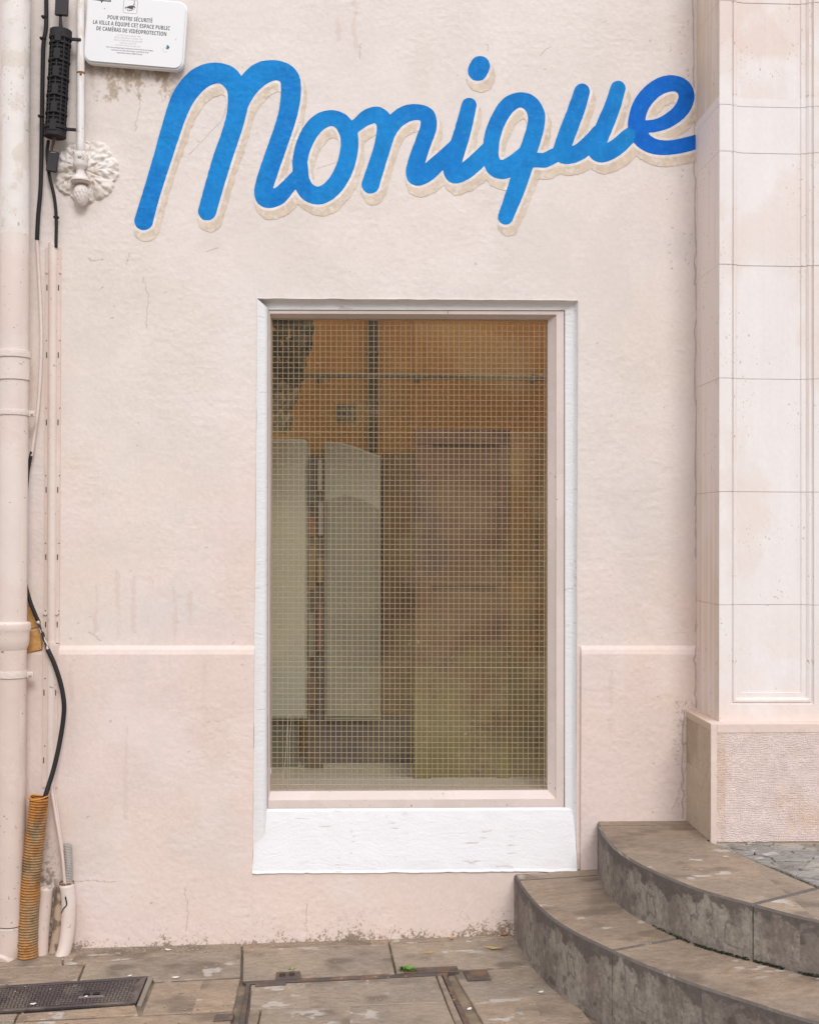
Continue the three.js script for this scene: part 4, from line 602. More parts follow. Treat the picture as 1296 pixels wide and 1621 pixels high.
  mesh('chequer_stud', st, iron, man).userData.kind = 'stuff';
  for (const u of [0.70, 0.755]) { const a = at(u, 0.55); mesh('key_hole', tilt(new THREE.CylinderGeometry(0.009, 0.009, 0.006, 14).translate(a[0], 0.0005, a[1])), gapM, man); }
  put([at(0.66, 0.63), at(0.8, 0.63), at(0.8, 0.70), at(0.66, 0.70)], -0.002, 0.003, flat(0.2, 0.17, 0.15, 0.5, 0.3), 'key_plate');
  const fr = flat(0.19, 0.165, 0.135, 0.8); bar; mesh('stone_rim', boxUV(tilt(plan([[234.5, 1545.5], [244, 1544.5], [224, 1591], [217, 1590]].map(p => G(...p)), -0.04, -0.0005, 0.002))), grainMat([0.24, 0.2, 0.155], { seed: 971, amp: 0.2, bump: 0.002 }), man);
}

// ------------------------------------------------------------ pipes, cables and fittings at the left
const oldPaint = grainMat([0.73, 0.625, 0.56], { seed: 1001, amp: 0.05, freq: 8, rgb2: [0.70, 0.56, 0.49], patch: 0.6, freq2: 3, bump: 0.001, bfreq: 40, rough: 0.55, speck: 0.05, speckRgb: [0.2, 0.14, 0.1] });
const flaky = grainMat([0.76, 0.70, 0.65], { seed: 1011, amp: 0.06, freq: 10, rgb2: [0.64, 0.56, 0.48], patch: 0.7, freq2: 14, cut: 0.56, bump: 0.002, bfreq: 30, rough: 0.65, speck: 0.1, speckRgb: [0.3, 0.25, 0.2] });
const pinkPlastic = grainMat([0.72, 0.585, 0.52], { seed: 1021, amp: 0.06, freq: 8, rgb2: [0.62, 0.49, 0.41], patch: 0.5, freq2: 5, bump: 0.001, bfreq: 40, rough: 0.6, speck: 0.08, speckRgb: [0.12, 0.08, 0.05] });
const black = grainMat([0.012, 0.0095, 0.0105], { seed: 1031, amp: 0.4, freq: 14, rgb2: [0.022, 0.018, 0.018], patch: 0.4, rough: 0.72, size: 0.3 });
const rust = grainMat([0.30, 0.14, 0.05], { seed: 1041, amp: 0.4, freq: 16, rgb2: [0.08, 0.04, 0.025], patch: 0.8, freq2: 10, rough: 0.9, size: 0.1 });
const ringAt = (px, py, z, r, h, n = 28) => { const p = P(px, py, z), g = new THREE.LatheGeometry([[0.001, -h / 2], [r - 0.002, -h / 2], [r, -h / 2 + 0.002], [r, h / 2 - 0.002], [r - 0.002, h / 2], [0.001, h / 2]].map(q => new THREE.Vector2(q[0], q[1])), n); g.translate(p.x, p.y, p.z); return g.toNonIndexed(); };
{
  const dp = thing('downpipe', 'thick cream and pink painted downpipe with collars at the left edge', 'downpipe');
  const z = 0.075, R = 0.043;
  const cx = y => mix(26.5, 16.5, y / 1525);
  const seg = (y0, y1, r, m, n) => mesh(n, (() => { const g = sweep([P(cx(y0), y0, z), P(cx((y0 + y1) / 2), (y0 + y1) / 2, z), P(cx(y1), y1, z)], r, { n: 40, seg: 30, open: true }); return boxUV(g); })(), m, dp);
  seg(-220, 372, R, flaky, 'upper_pipe'); seg(372, 560, R, oldPaint, 'middle_pipe'); seg(600, 990, R, oldPaint, 'middle_pipe'); seg(1022, 1462, R, pinkPlastic, 'lower_pipe');
  seg(566, 602, R + 0.0035, oldPaint, 'sleeve'); mesh('collar_ring', ringAt(cx(562) , 562, z, R + 0.0075, 0.022), oldPaint, dp);
  const bell = P(cx(1005), 1005, z), bg = new THREE.LatheGeometry([[R, -0.045], [R + 0.006, -0.03], [R + 0.008, -0.012], [R + 0.0085, 0.012], [R + 0.012, 0.016], [R + 0.012, 0.034], [R + 0.009, 0.038], [R, 0.041]].map(q => new THREE.Vector2(q[0], q[1])), 30); bg.translate(bell.x, bell.y, bell.z); mesh('bell_collar', boxUV(bg.toNonIndexed()), oldPaint, dp);
  for (const [y, h] of [[654, 0.018], [1067, 0.022]]) { const c = mesh('clamp', ringAt(cx(y), y, z, R + 0.0035, h), oldPaint, dp); const p = P(cx(y) + 23, y + 1, z); mesh('clamp_ear', box(p.x - 0.004, p.x + 0.02, p.y - 0.009, p.y + 0.009, p.z - 0.012, p.z + 0.002, 0.002), oldPaint, c); const b = new THREE.SphereGeometry(0.005, 10, 8); b.translate(p.x + 0.012, p.y, p.z + 0.004); mesh('bolt', b, oldPaint, c); }
  mesh('shoe', (() => { return boxUV(sweep([P(cx(1464), 1464, z), P(cx(1495), 1495, z), P(12, 1516, z), P(2, 1531, z + 0.03)], t => R - 0.001 - 0.004 * t, { n: 26, seg: 28 })); })(), pinkPlastic, dp);
}
const CT = 0.0095;
{
  const c = thing('black_cable', 'long black cable running down beside the downpipe into the orange duct', 'cable');
  mesh('black_length', sweep([P(73.5, -40, 0.03), P(73.5, 40, 0.03), P(69, 75, 0.03), P(67, 180, 0.028), P(65, 290, 0.026), P(61, 340, 0.024), P(59, 380, 0.022)], 0.0066, { n: 60, seg: 10 }), black, c);
  mesh('painted_length', sweep([P(58.5, 376, 0.022), P(61, 420, 0.018), P(65, 500, 0.014), P(65.5, 560, 0.014), P(61, 640, 0.016), P(54, 695, 0.02), P(50, 722, 0.022)], 0.0052, { n: 50, seg: 10 }), oldPaint, c);
  mesh('bare_length', sweep([P(50.5, 715, 0.022), P(45, 745, 0.022), P(40, 790, 0.022), P(34, 850, 0.022), P(37, 905, 0.024), P(46, 945, 0.03), P(56, 972, 0.034), P(62, 985, 0.036)], t => t < 0.15 ? 0.0054 : 0.0062, { n: 50, seg: 10 }), black, c);
  mesh('splashed_length', sweep([P(61, 983, 0.036), P(66, 998, 0.037), P(72, 1018, 0.038), P(77, 1030, 0.039)], 0.0063, { n: 16, seg: 10 }), grainMat([0.72, 0.62, 0.55], { seed: 1051, amp: 0.1, rgb2: [0.03, 0.024, 0.024], patch: 1, freq2: 20, cut: 0.52, size: 0.3 }), c);
  mesh('lower_length', sweep([P(76, 1028, 0.039), P(86, 1050, 0.042), P(96, 1080, 0.044), P(101.5, 1110, 0.045), P(101, 1135, 0.045), P(95, 1175, 0.05), P(86, 1215, 0.06), P(77, 1245, 0.075), P(70, 1268, 0.085), P(64, 1300, 0.088)], 0.0073, { n: 70, seg: 12 }), black, c);
  for (const [x, y] of [[71, 27], [68.5, 61], [65.5, 184]]) { const p = P(x, y, 0.03); mesh('cable_tie', box(p.x - 0.009, p.x + 0.009, p.y - 0.003, p.y + 0.003, p.z - 0.009, p.z + 0.009, 0.002), black, c); }
  const d = thing('thin_black_cable', 'short black cable from the hanging tag box down into the painted trunking', 'cable');
  mesh('cable', sweep([P(77, 222, 0.03), P(75, 245, 0.026), P(79, 280, 0.024), P(86, 310, 0.022), P(89.5, 345, 0.018), P(89, 392, 0.012)], 0.0052, { n: 40, seg: 10 }), black, d);
  { const p = P(89.5, 344, 0.018); mesh('cable_tie', box(p.x - 0.008, p.x + 0.008, p.y - 0.003, p.y + 0.003, p.z - 0.007, p.z + 0.007, 0.0015), black, d); }
}
{
  const cl = thing('cable_splice_case', 'ribbed black cylindrical cable splice case strapped to the thin white pipe', 'splice case');
  const z = 0.05, a = P(97, 49, z), b = P(87.5, 217, z), len = a.distanceTo(b), q = new THREE.Quaternion().setFromUnitVectors(V(0, 1, 0), a.clone().sub(b).normalize()), mid = a.clone().add(b).multiplyScalar(0.5);
  const set = g => { g.applyQuaternion(q); g.translate(mid.x, mid.y, mid.z); return g.index ? g.toNonIndexed() : g; };
  const cyl = (r, y, h, n = 24) => set(new THREE.CylinderGeometry(r, r, h, n).translate(0, y, 0));
  mesh('core', cyl(0.0265, 0, len * 0.98), black, cl);
  const ribs = []; for (let k = 0; k < 23; k++) { const y = mix(-len / 2 + 0.016, len / 2 - 0.016, k / 22); ribs.push(cyl(k % 4 === 0 ? 0.0335 : 0.0312, y, k % 4 === 0 ? 0.0055 : 0.0028)); }
  mesh('rib_rings', ribs, black, cl);
  for (let k = 0; k < 10; k++) { const an = k / 10 * Math.PI * 2; mesh('spine', set(box(-0.0022, 0.0022, -len / 2 + 0.01, len / 2 - 0.01, 0.026, 0.0315).rotateY(an)), black, cl); }
  for (let k = 0; k < 6; k++) { const y = mix(-len / 2 + 0.028, len / 2 - 0.028, k / 5); mesh('clip', set(new RoundedBoxGeometry(0.02, 0.032, 0.008, 2, 0.002).translate(0.0, y, 0.0315)), black, cl); }
  for (const y of [-len / 2 + 0.008, len / 2 - 0.008]) mesh('end_cap', cyl(0.0335, y, 0.016), black, cl);
  for (const y of [-len / 2 + 0.028, len / 2 - 0.022]) mesh('strap', cyl(0.0346, y, 0.011), black, cl);
  for (const y of [-len / 2 + 0.028, len / 2 - 0.022]) mesh('strap_tail', set(box(0.025, 0.062, y - 0.0045, y + 0.0045, -0.008, 0.0, 0.0015)), black, cl);
  mesh('nozzle', sweep([P(96, 24, z - 0.01), P(96.5, 38, z), P(97, 52, z)], t => 0.0042 + 0.005 * t * t, { n: 10, seg: 10 }), black, cl); mesh('nozzle', sweep([P(87, 216, z), P(84.5, 228, z - 0.01), P(81, 241, 0.035)], t => 0.006 - 0.0025 * t, { n: 10, seg: 10 }), grainMat([0.12, 0.075, 0.05], { seed: 1061, amp: 0.3, size: 0.1 }), cl);
  const tagBox = (name, label, x0, y0, x1, y1, rot, z0) => { const t = thing(name, label, 'cable tag'); const p = P(x0, y0, z0), r = P(x1, y1, z0), w = r.x - p.x, h = p.y - r.y; const g = boxUV(new RoundedBoxGeometry(w, h, 0.014, 2, 0.002)); g.rotateZ(rot); g.translate((p.x + r.x) / 2, (p.y + r.y) / 2, z0); mesh('body', g, grainMat([0.022, 0.0175, 0.019], { seed: 1065 + y1, amp: 0.3, freq: 12, size: 0.2, rough: 0.6 }), t); const s = new RoundedBoxGeometry(w * 0.5, 0.003, 0.016, 1, 0.001); s.rotateZ(rot); s.translate((p.x + r.x) / 2 + 0.003, (p.y + r.y) / 2 + h * 0.42, z0 + 0.0005); mesh('slot', s.toNonIndexed(), flat(0.25, 0.22, 0.2), t); };
  tagBox('cable_tag', 'black plastic cable tag above the splice case, cut off by the top edge', 88.5, -12, 108.5, 25, -0.03, 0.045); tagBox('cable_tag', 'black plastic cable tag hanging below the splice case beside the rosette', 76, 240, 92, 272, -0.13, 0.036);
  mesh('core_wire', sweep([P(82, 241, 0.036), P(80, 248, 0.034)], 0.003, { n: 4, seg: 6 }), black, cl);
}
{
  const wp = thing('thin_white_pipe', 'thin white painted pipe with a rusty clip rising above the rosette', 'pipe');
  const m = grainMat([0.78, 0.745, 0.71], { seed: 1071, amp: 0.04, freq: 10, rgb2: [0.66, 0.52, 0.40], patch: 0.6, freq2: 14, cut: 0.62, rough: 0.45, speck: 0.08, speckRgb: [0.3, 0.14, 0.06], size: 0.6 });
  mesh('tube', sweep([P(128.5, -120, 0.035), P(128.2, 60, 0.035), P(128, 240, 0.035)], 0.0118, { n: 30, seg: 16 }), m, wp);
  mesh('rusty_clip', ringAt(128.3, 116, 0.035, 0.0125, 0.009, 18), rust, wp); const p = P(128.3, 117, 0.047); mesh('screw', new THREE.SphereGeometry(0.004, 8, 6).translate(p.x, p.y, p.z), rust, wp);
}
{
  // cast acanthus rosette with a bracket and a pine cone pendant
  const ro = thing('plaster_rosette', 'white cast acanthus rosette with a pine cone pendant on the wall', 'ornament');
  const c = P(137, 272, 0), R = 0.103, m = grainMat([0.75, 0.69, 0.64], { seed: 1081, amp: 0.06, freq: 10, rgb2: [0.60, 0.50, 0.42], patch: 0.5, freq2: 14, bump: 0.001, bfreq: 60, rough: 0.7, speck: 0.05, size: 0.6 });
  const nr = 46, na = 220, pos = [], idx = [];
  const sec = a => { const u = ((a + 0.35) / (Math.PI * 2) * 7) % 1; return ((u + 1) % 1) * 2 - 1; };
  const lob = a => { const s = sec(a); return 0.86 + 0.13 * Math.sqrt(Math.max(0, 1 - s * s)) + 0.03 * Math.abs(Math.sin(a * 17)) + 0.06 * (noise(a * 3 + 20, 2, 1083) - 0.5); };
  for (let i = 0; i <= nr; i++) for (let j = 0; j < na; j++) {
    const t = i / nr, a = j / na * Math.PI * 2, rad = R * t * lob(a);
    const s = sec(a), leaf = 1 - s * s, vein = Math.abs(Math.sin(a * 14 + 5 * t + 1.5 * Math.sin(a * 3.5))), fold = noise(Math.cos(a) * t * 9 + 30, Math.sin(a) * t * 9 + 30, 1087);
    let h = 0.007 + 0.011 * Math.sqrt(leaf) * Math.sin(Math.PI * Math.min(1, t * 0.95)) + 0.0017 * Math.sin(6.28 * (t * 3.2 - Math.abs(s) * 1.3)) * ss(0.2, 0.45, t) - 0.003 * Math.exp(-Math.pow(s / 0.14, 2)) * ss(0.2, 0.5, t) + 0.009 * (fold - 0.5) * ss(0.1, 0.4, t) + 0.014 * Math.exp(-Math.pow(t / 0.25, 2)); h *= ss(1.0, 0.93, t) * 0.75 + 0.25; if (i === nr) h = -0.001;
    pos.push(c.x + Math.cos(a) * rad, c.y + Math.sin(a) * rad * 1.0, h);
  }
  for (let i = 0; i < nr; i++) for (let j = 0; j < na; j++) { const a = i * na + j, b = i * na + (j + 1) % na, d = a + na, e = b + na; idx.push(a, d, b, d, e, b); }
  const g = new THREE.BufferGeometry(); g.setAttribute('position', new THREE.Float32BufferAttribute(pos, 3)); g.setIndex(idx); g.computeVertexNormals(); const gg = g.toNonIndexed(); const nn = gg.attributes.normal.clone(); mesh('leaf_plate', boxUV(gg), m, ro); gg.setAttribute('normal', nn);
  const lathe = (px, py, z, pts) => { const p = P(px, py, z); const l = new THREE.LatheGeometry(pts.map(q => new THREE.Vector2(q[0], q[1])), 24); l.translate(p.x, p.y, p.z); return l.toNonIndexed(); };
  const br = mesh('bracket', [lathe(128, 250, 0.03, [[0, 0.026], [0.012, 0.024], [0.02, 0.012], [0.022, 0], [0.02, -0.014], [0.024, -0.02], [0.02, -0.03], [0.012, -0.036], [0.013, -0.05], [0.022, -0.058], [0.03, -0.07], [0.029, -0.077], [0, -0.079]])], m, ro);
  const kn = P(126.5, 247, 0.05); mesh('knob', [new THREE.SphereGeometry(0.0075, 12, 10).translate(kn.x, kn.y, kn.z).toNonIndexed(), (() => { const g = new THREE.TorusGeometry(0.011, 0.003, 8, 18); g.translate(kn.x, kn.y, kn.z - 0.003); return g.toNonIndexed(); })()], m, br);
  const pc = P(129, 308, 0.026), cone = new THREE.SphereGeometry(1, 56, 48), pp = cone.attributes.position; for (let i = 0; i < pp.count; i++) { const v = V().fromBufferAttribute(pp, i), a = Math.atan2(v.z, v.x), t = Math.acos(clamp(v.y, -1, 1)) / Math.PI; const k = 1 + 0.13 * (Math.abs(Math.cos(a * 6 + t * 14)) * Math.abs(Math.cos(a * 6 - t * 14)) - 0.3) * Math.sin(t * Math.PI); pp.setXYZ(i, v.x * 0.0245 * k * (1 - 0.25 * t * t), v.y * 0.036 * (v.y < 0 ? 1.08 : 0.9), v.z * 0.026 * k * (1 - 0.25 * t * t)); } cone.computeVertexNormals(); cone.translate(pc.x, pc.y, pc.z); mesh('pine_cone', cone, m, ro);
}
{
  // cable trunking: flanged back plate, rounded cover, clip slots and screws
  const tr = thing('cable_trunking', 'pink painted metal cable trunking with slotted flanges down the wall', 'trunking');
  const x = (px, y) => px + mix(0, -3.4, (y - 385) / 860);
  const strip = (xa, xb, y0, y1, z0, z1, bev) => elev([xy(x(xa, y1), y1), xy(x(xb, y1), y1), xy(x(xb, y0), y0), xy(x(xa, y0), y0)], z0, z1, bev);
  const runs2 = [[392, 1018], [1019, 1245]];
  for (const [a, b] of runs2) mesh('back_plate', strip(73, 97.6, a, b, PL * (a > 1000 ? 1 : 0) - 0.01, 0.0055 + PL * (a > 1000 ? 0.9 : 0), 0.0012), pinkPlastic, tr);
  const zc = b => b ? 0.010 : 0.003;
  for (const [a, b, f] of [[385, 1018, 0], [1017, 1245, 1]]) { const A = P(x(84.5, a), a, zc(f)), B = P(x(84.5, b), b, zc(f) + (f ? 0.004 : 0)); const g = sweep([A, A.clone().lerp(B, 0.5), B], 0.0142, { n: 24, seg: 22 }); mesh('cover', boxUV(g), oldPaint, tr); g.computeVertexNormals(); }
  const dark = flat(0.035, 0.025, 0.02, 0.9);  // dark raised blocks paint the shade of the flange slots
  for (let y = 456; y < 1240; y += 106.5) for (const px of [75.8, 94.2]) { const f = y > 1016 ? 0.0165 : 0; mesh('dark_slot_block', strip(px - 0.75, px + 0.75, y - 4.5, y + 4.5, 0.003 + f, 0.0062 + f, 0), dark, tr); }
  for (let y = 432; y < 1240; y += 107) for (const px of [74.5, 96]) { const p = P(x(px, y), y, 0.006 + (y > 1016 ? 0.0165 : 0)); mesh('screw', new THREE.SphereGeometry(y === 432 ? 0.004 : 0.0018, 8, 6).translate(p.x, p.y, p.z), y === 432 ? oldPaint : dark, tr); }
  for (const [px, s] of [[74.5, -1], [93.5, 1]]) { const p = P(x(px, 971), 971, 0.007); const g = box(-0.006, 0.006, -0.004, 0.004, 0, 0.005, 0.001); g.rotateZ(s * 0.6); g.translate(p.x, p.y, p.z); mesh('bent_tab', g, oldPaint, tr); }
}
{
  // corrugated duct
  const du = thing('orange_duct', 'weathered orange corrugated duct standing on the pavement with a cable inside', 'duct');
  const z = 0.085, pts = [P(45.5, 1531, z), P(44.5, 1480, z), P(48, 1410, z), P(54.5, 1340, z), P(60, 1290, z), P(62.5, 1262, z)];
  const rings = 63, ctl = new THREE.CatmullRomCurve3(pts);
  const vary = (g, f) => { const p = g.attributes.position, col = new Float32Array(p.count * 3); for (let i = 0; i < p.count; i++) { const o = f(p.getX(i), p.getY(i), p.getZ(i), i); col.set(o, i * 3); } g.setAttribute('color', new THREE.BufferAttribute(col, 3)); return g; };
  const yT = pts[5].y, yB = pts[0].y;
  const g = sweep(pts, t => 0.0262 + 0.0032 * Math.sin(t * rings * Math.PI * 2) + (1 - t) * 0.002 + 0.0012 * (noise(t * 30, 4, 1101) - 0.5) + (t > 0.985 ? 0.002 : 0), { n: rings * 6, seg: 30, open: true });
  vary(g, (X, Y, Z) => { const t = (Y - yB) / (yT - yB); const d = ss(0.30, 0.72, fbm(X * 22 + 5, Y * 16, 5, 1103) + 0.28 * (0.55 - t)), gr = noise(X * 260, Y * 260 + Z * 200, 1107), dk = ss(0.58, 0.66, fbm(X * 40, Y * 30 + Z * 20, 4, 1109)); let c = [mix(0.47, 0.36, d), mix(0.20, 0.235, d), mix(0.042, 0.12, d)]; c = c.map((v, k) => mix(v, [0.10, 0.06, 0.03][k], dk * 0.4) * (0.75 + 0.45 * gr)); return c; });
  const dm = new THREE.MeshStandardMaterial({ vertexColors: true, roughness: 0.6, side: THREE.DoubleSide }); mesh('corrugated_tube', g, dm, du);
  const lip = vary(sweep([...Array(13).keys()].map(k => { const a = k / 12 * Math.PI * 2, e = pts[5]; return V(e.x + Math.cos(a) * 0.0275, e.y + 0.001 + 0.003 * Math.sin(a * 2 + 1), e.z + Math.sin(a) * 0.0275); }), 0.0022, { n: 40, seg: 8 }), () => [0.6, 0.25, 0.05]); mesh('cut_lip', lip, dm, du);
}
{
  // capped pipes and conduits rising from the pavement
  const a = thing('pink_stub_pipe', 'pink painted stub pipe with a broken rim between duct and cracked elbow pipe', 'pipe');
  const top = P(73, 1403, 0.05); mesh('pipe', boxUV(sweep([P(64, 1530, 0.06), P(66, 1480, 0.055), P(70.5, 1430, 0.05), P(73, 1403, 0.05)], 0.0225, { n: 24, seg: 22 })), pinkPlastic, a);
  const chips2 = []; for (let k = 0; k < 14; k++) { const an = rr(0, 6.28), g = new THREE.IcosahedronGeometry(rr(0.002, 0.006), 0); g.translate(top.x + Math.cos(an) * 0.021, top.y + rr(-0.002, 0.004), top.z + Math.sin(an) * 0.021); chips2.push(g); } mesh('broken_rim', chips2, flaky, a);
  const b = thing('cracked_elbow_pipe', 'pale cracked plastic pipe bending into the pavement at the wall foot', 'pipe');
  mesh('pipe', boxUV(sweep([P(106, 1399, 0.045), P(109, 1425, 0.045), P(108, 1465, 0.05), P(103, 1500, 0.062), P(93, 1528, 0.08)], t => 0.0225 - 0.002 * t, { n: 30, seg: 22 })), oldPaint, b);
  mesh('inner_pipe', boxUV(sweep([P(97, 1402, 0.025), P(94, 1450, 0.03), P(88, 1500, 0.04), P(81, 1524, 0.05)], 0.018, { n: 20, seg: 16 })), grainMat([0.45, 0.33, 0.24], { seed: 1121, amp: 0.2, rgb2: [0.12, 0.08, 0.05], patch: 0.8, freq2: 12, size: 0.4 }), b);
  mesh('split_edge', sweep([P(104, 1420, 0.068), P(106, 1432, 0.068), P(101, 1438, 0.068), P(97, 1446, 0.066)], t => 0.0024 * (1 - t * 0.4), { n: 14, seg: 6 }), black, b);
  const rimC = P(106, 1398, 0.045), torn = []; for (let k = 0; k < 22; k++) { const an = k / 22 * 6.28, h = rr(0.001, 0.007); torn.push(box(-0.003, 0.003, 0, h, -0.001, 0.001).rotateY(-an + Math.PI / 2).translate(rimC.x + Math.cos(an) * 0.0215, rimC.y - 0.001, rimC.z + Math.sin(an) * 0.0215)); } mesh('torn_rim', torn, rust, b);
  const cc = thing('grey_flexible_conduit', 'short grey ribbed flexible conduit rising out of the cracked pipe', 'conduit');
  mesh('ribbed_tube', sweep([P(108, 1402, 0.045), P(108, 1370, 0.04), P(106.5, 1336, 0.034)], t => 0.0125 + 0.0018 * Math.sin(t * 26 * Math.PI * 2), { n: 180, seg: 16 }), grainMat([0.44, 0.40, 0.37], { seed: 1131, amp: 0.2, size: 0.2 }), cc);
  const tw = thing('thin_pale_cable', 'thin pale painted cable dropping from the trunking end into the cracked pipe', 'cable');
  mesh('cable', sweep([P(82, 1240, 0.03), P(84, 1262, 0.04), P(92, 1310, 0.055), P(98.5, 1350, 0.06), P(103, 1398, 0.06), P(106, 1424, 0.06)], 0.0052, { n: 40, seg: 10 }), pinkPlastic, tw);
  mesh('twin_cable', sweep([P(85, 1240, 0.024), P(92, 1290, 0.036), P(97, 1325, 0.045), P(100, 1345, 0.048)], 0.003, { n: 30, seg: 8 }), oldPaint, tw);
}
{
  // enamelled notice: lipped pressed plate standing off the wall
  const s = thing('notice_sign', 'white rounded notice plate in French about video cameras, top left', 'sign');
  const c = P(215, 51.5, 0.034), w = 0.312, h = 0.218, r = 0.03, rot = -0.062;
  const rrS = (w, h, r) => { const q = new THREE.Shape(), x = w / 2, y = h / 2; q.moveTo(-x + r, -y); q.lineTo(x - r, -y); q.absarc(x - r, -y + r, r, -Math.PI / 2, 0); q.lineTo(x, y - r); q.absarc(x - r, y - r, r, 0, Math.PI / 2); q.lineTo(-x + r, y); q.absarc(-x + r, y - r, r, Math.PI / 2, Math.PI); q.lineTo(-x, -y + r); q.absarc(-x + r, -y + r, r, Math.PI, Math.PI * 1.5); return q; };
  const put = (g, z) => { g.rotateZ(rot); g.translate(c.x, c.y, z); return g; };
  const body = new THREE.ExtrudeGeometry(rrS(w, h, r), { depth: 0.014, bevelEnabled: true, bevelSize: 0.004, bevelThickness: 0.004, bevelSegments: 4, bevelOffset: -0.004, curveSegments: 10 });
  const enamel = grainMat([0.80, 0.785, 0.78], { seed: 1141, amp: 0.02, freq: 6, rough: 0.3, speck: 0.02, speckRgb: [0.5, 0.3, 0.2] });
  mesh('plate', boxUV(put(body, 0.018)), enamel, s);
  const CW = 1400, CH = 978, cv = document.createElement('canvas'); cv.width = CW; cv.height = CH; const x = cv.getContext('2d');
  x.fillStyle = '#e7e5e4'; x.fillRect(0, 0, CW, CH);
  const K = CW / 1096, tx = (t, cx, y, size, col, wd, bold = true) => { x.save(); x.fillStyle = col; x.font = (bold ? 'bold ' : '') + size + 'px sans-serif'; x.textAlign = 'center'; const m = x.measureText(t).width; x.translate(cx, y); x.scale(wd / m, 1); x.fillText(t, 0, 0); x.restore(); };
  x.fillStyle = '#3b3436'; x.beginPath(); x.moveTo(35, 70); x.lineTo(62, 16); x.lineTo(320, 16); x.lineTo(320, 78); x.lineTo(205, 78); x.lineTo(188, 108); x.lineTo(172, 76); x.fill(); tx('Ville de Toulon', 187, 62, 42, '#f2f0ee', 232);
  x.strokeStyle = '#6b6466'; x.lineWidth = 5; const bx = 505, by = 22, bs = 200; x.beginPath(); x.moveTo(bx + 24, by); x.arcTo(bx + bs, by, bx + bs, by + bs, 24); x.arcTo(bx + bs, by + bs, bx, by + bs, 24); x.arcTo(bx, by + bs, bx, by, 24); x.arcTo(bx, by, bx + bs, by, 24); x.stroke();
  x.fillStyle = '#4b3f42'; x.beginPath(); x.moveTo(bx + 38, by + 118); x.quadraticCurveTo(bx + 70, by + 88, bx + 120, by + 82); x.quadraticCurveTo(bx + 165, by + 78, bx + 172, by + 110); x.quadraticCurveTo(bx + 165, by + 150, bx + 120, by + 138); x.lineTo(bx + 60, by + 128); x.fill(); x.fillRect(bx + 148, by + 10, 9, 48); x.fillRect(bx + 138, by + 62, 26, 14); x.fillRect(bx + 24, by + 112, 16, 26);
  x.fillStyle = '#efecea'; x.beginPath(); x.arc(bx + 152, by + 122, 12, 0, 7); x.fill(); x.strokeStyle = '#4b3f42'; x.lineWidth = 9; x.beginPath(); x.arc(bx + 78, by + 142, 22, 0.2, 3.4); x.stroke(); x.fillStyle = '#4b3f42'; x.fillRect(bx + 90, by + 148, 44, 12);
  tx('POUR VOTRE SÉCURITÉ', 612, 335, 82, '#332d30', 655); tx('LA VILLE A ÉQUIPÉ CET ESPACE PUBLIC', 640, 425, 82, '#332d30', 1120); tx('DE CAMÉRAS DE VIDÉOPROTECTION', 645, 515, 82, '#332d30', 1020);
  [['Loi n°95-73 du 21 janvier 1995', 345], ['Décret n°96-926 du 17 octobre 1996', 410], ['Décret n°2006-929 du 28 juillet 2006', 415], ['Arrêté du 3 août 2007', 240], ['Loi n°2011-267 du 14 mars 2011', 370]].forEach(([t, wd], k) => tx(t, 610, 572 + k * 37, 32, '#9c9492', wd, false));
  [['Pour tout renseignement concernant le droit d’accès aux images,', 680], ['s’adresser à la Police Municipale au 04 94 36 37 38', 540], ['située Place Puiseux 83000 TOULON', 370]].forEach(([t, wd], k) => tx(t, 640, 760 + k * 36, 28, '#5a5254', wd));
  x.fillStyle = '#2b7f8f'; x.beginPath(); x.moveTo(1158, 712); x.lineTo(1172, 640); x.lineTo(1206, 668); x.lineTo(1196, 712); x.fill(); x.fillStyle = '#1f3f5f'; x.beginPath(); x.moveTo(1180, 650); x.lineTo(1212, 690); x.lineTo(1184, 690); x.fill(); x.strokeStyle = '#cfc4b4'; x.lineWidth = 7; x.beginPath(); x.arc(1150, 722, 34, 0.4, 5.2); x.stroke(); x.fillStyle = '#a9825a'; x.fillRect(228, 178, 20, 14); x.fillRect(1290, 545, 8, 22);
  const t = new THREE.CanvasTexture(cv); t.colorSpace = THREE.SRGBColorSpace; t.anisotropy = 8;
  const fg = new THREE.ShapeGeometry(rrS(w - 0.012, h - 0.012, r - 0.006), 10), u = fg.attributes.uv, p = fg.attributes.position; for (let i = 0; i < p.count; i++) u.setXY(i, p.getX(i) / (w - 0.012) + 0.5, p.getY(i) / (h - 0.012) + 0.5);
  mesh('printed_face', put(fg, 0.0402 + 0.0003), new THREE.MeshStandardMaterial({ map: t, roughness: 0.3 }), s);
  for (const sx of [-1, 1]) mesh('spacer', put(box(sx * 0.1 - 0.012, sx * 0.1 + 0.012, -0.06, 0.06, 0, 0.017), 0.001), rust, s);
}
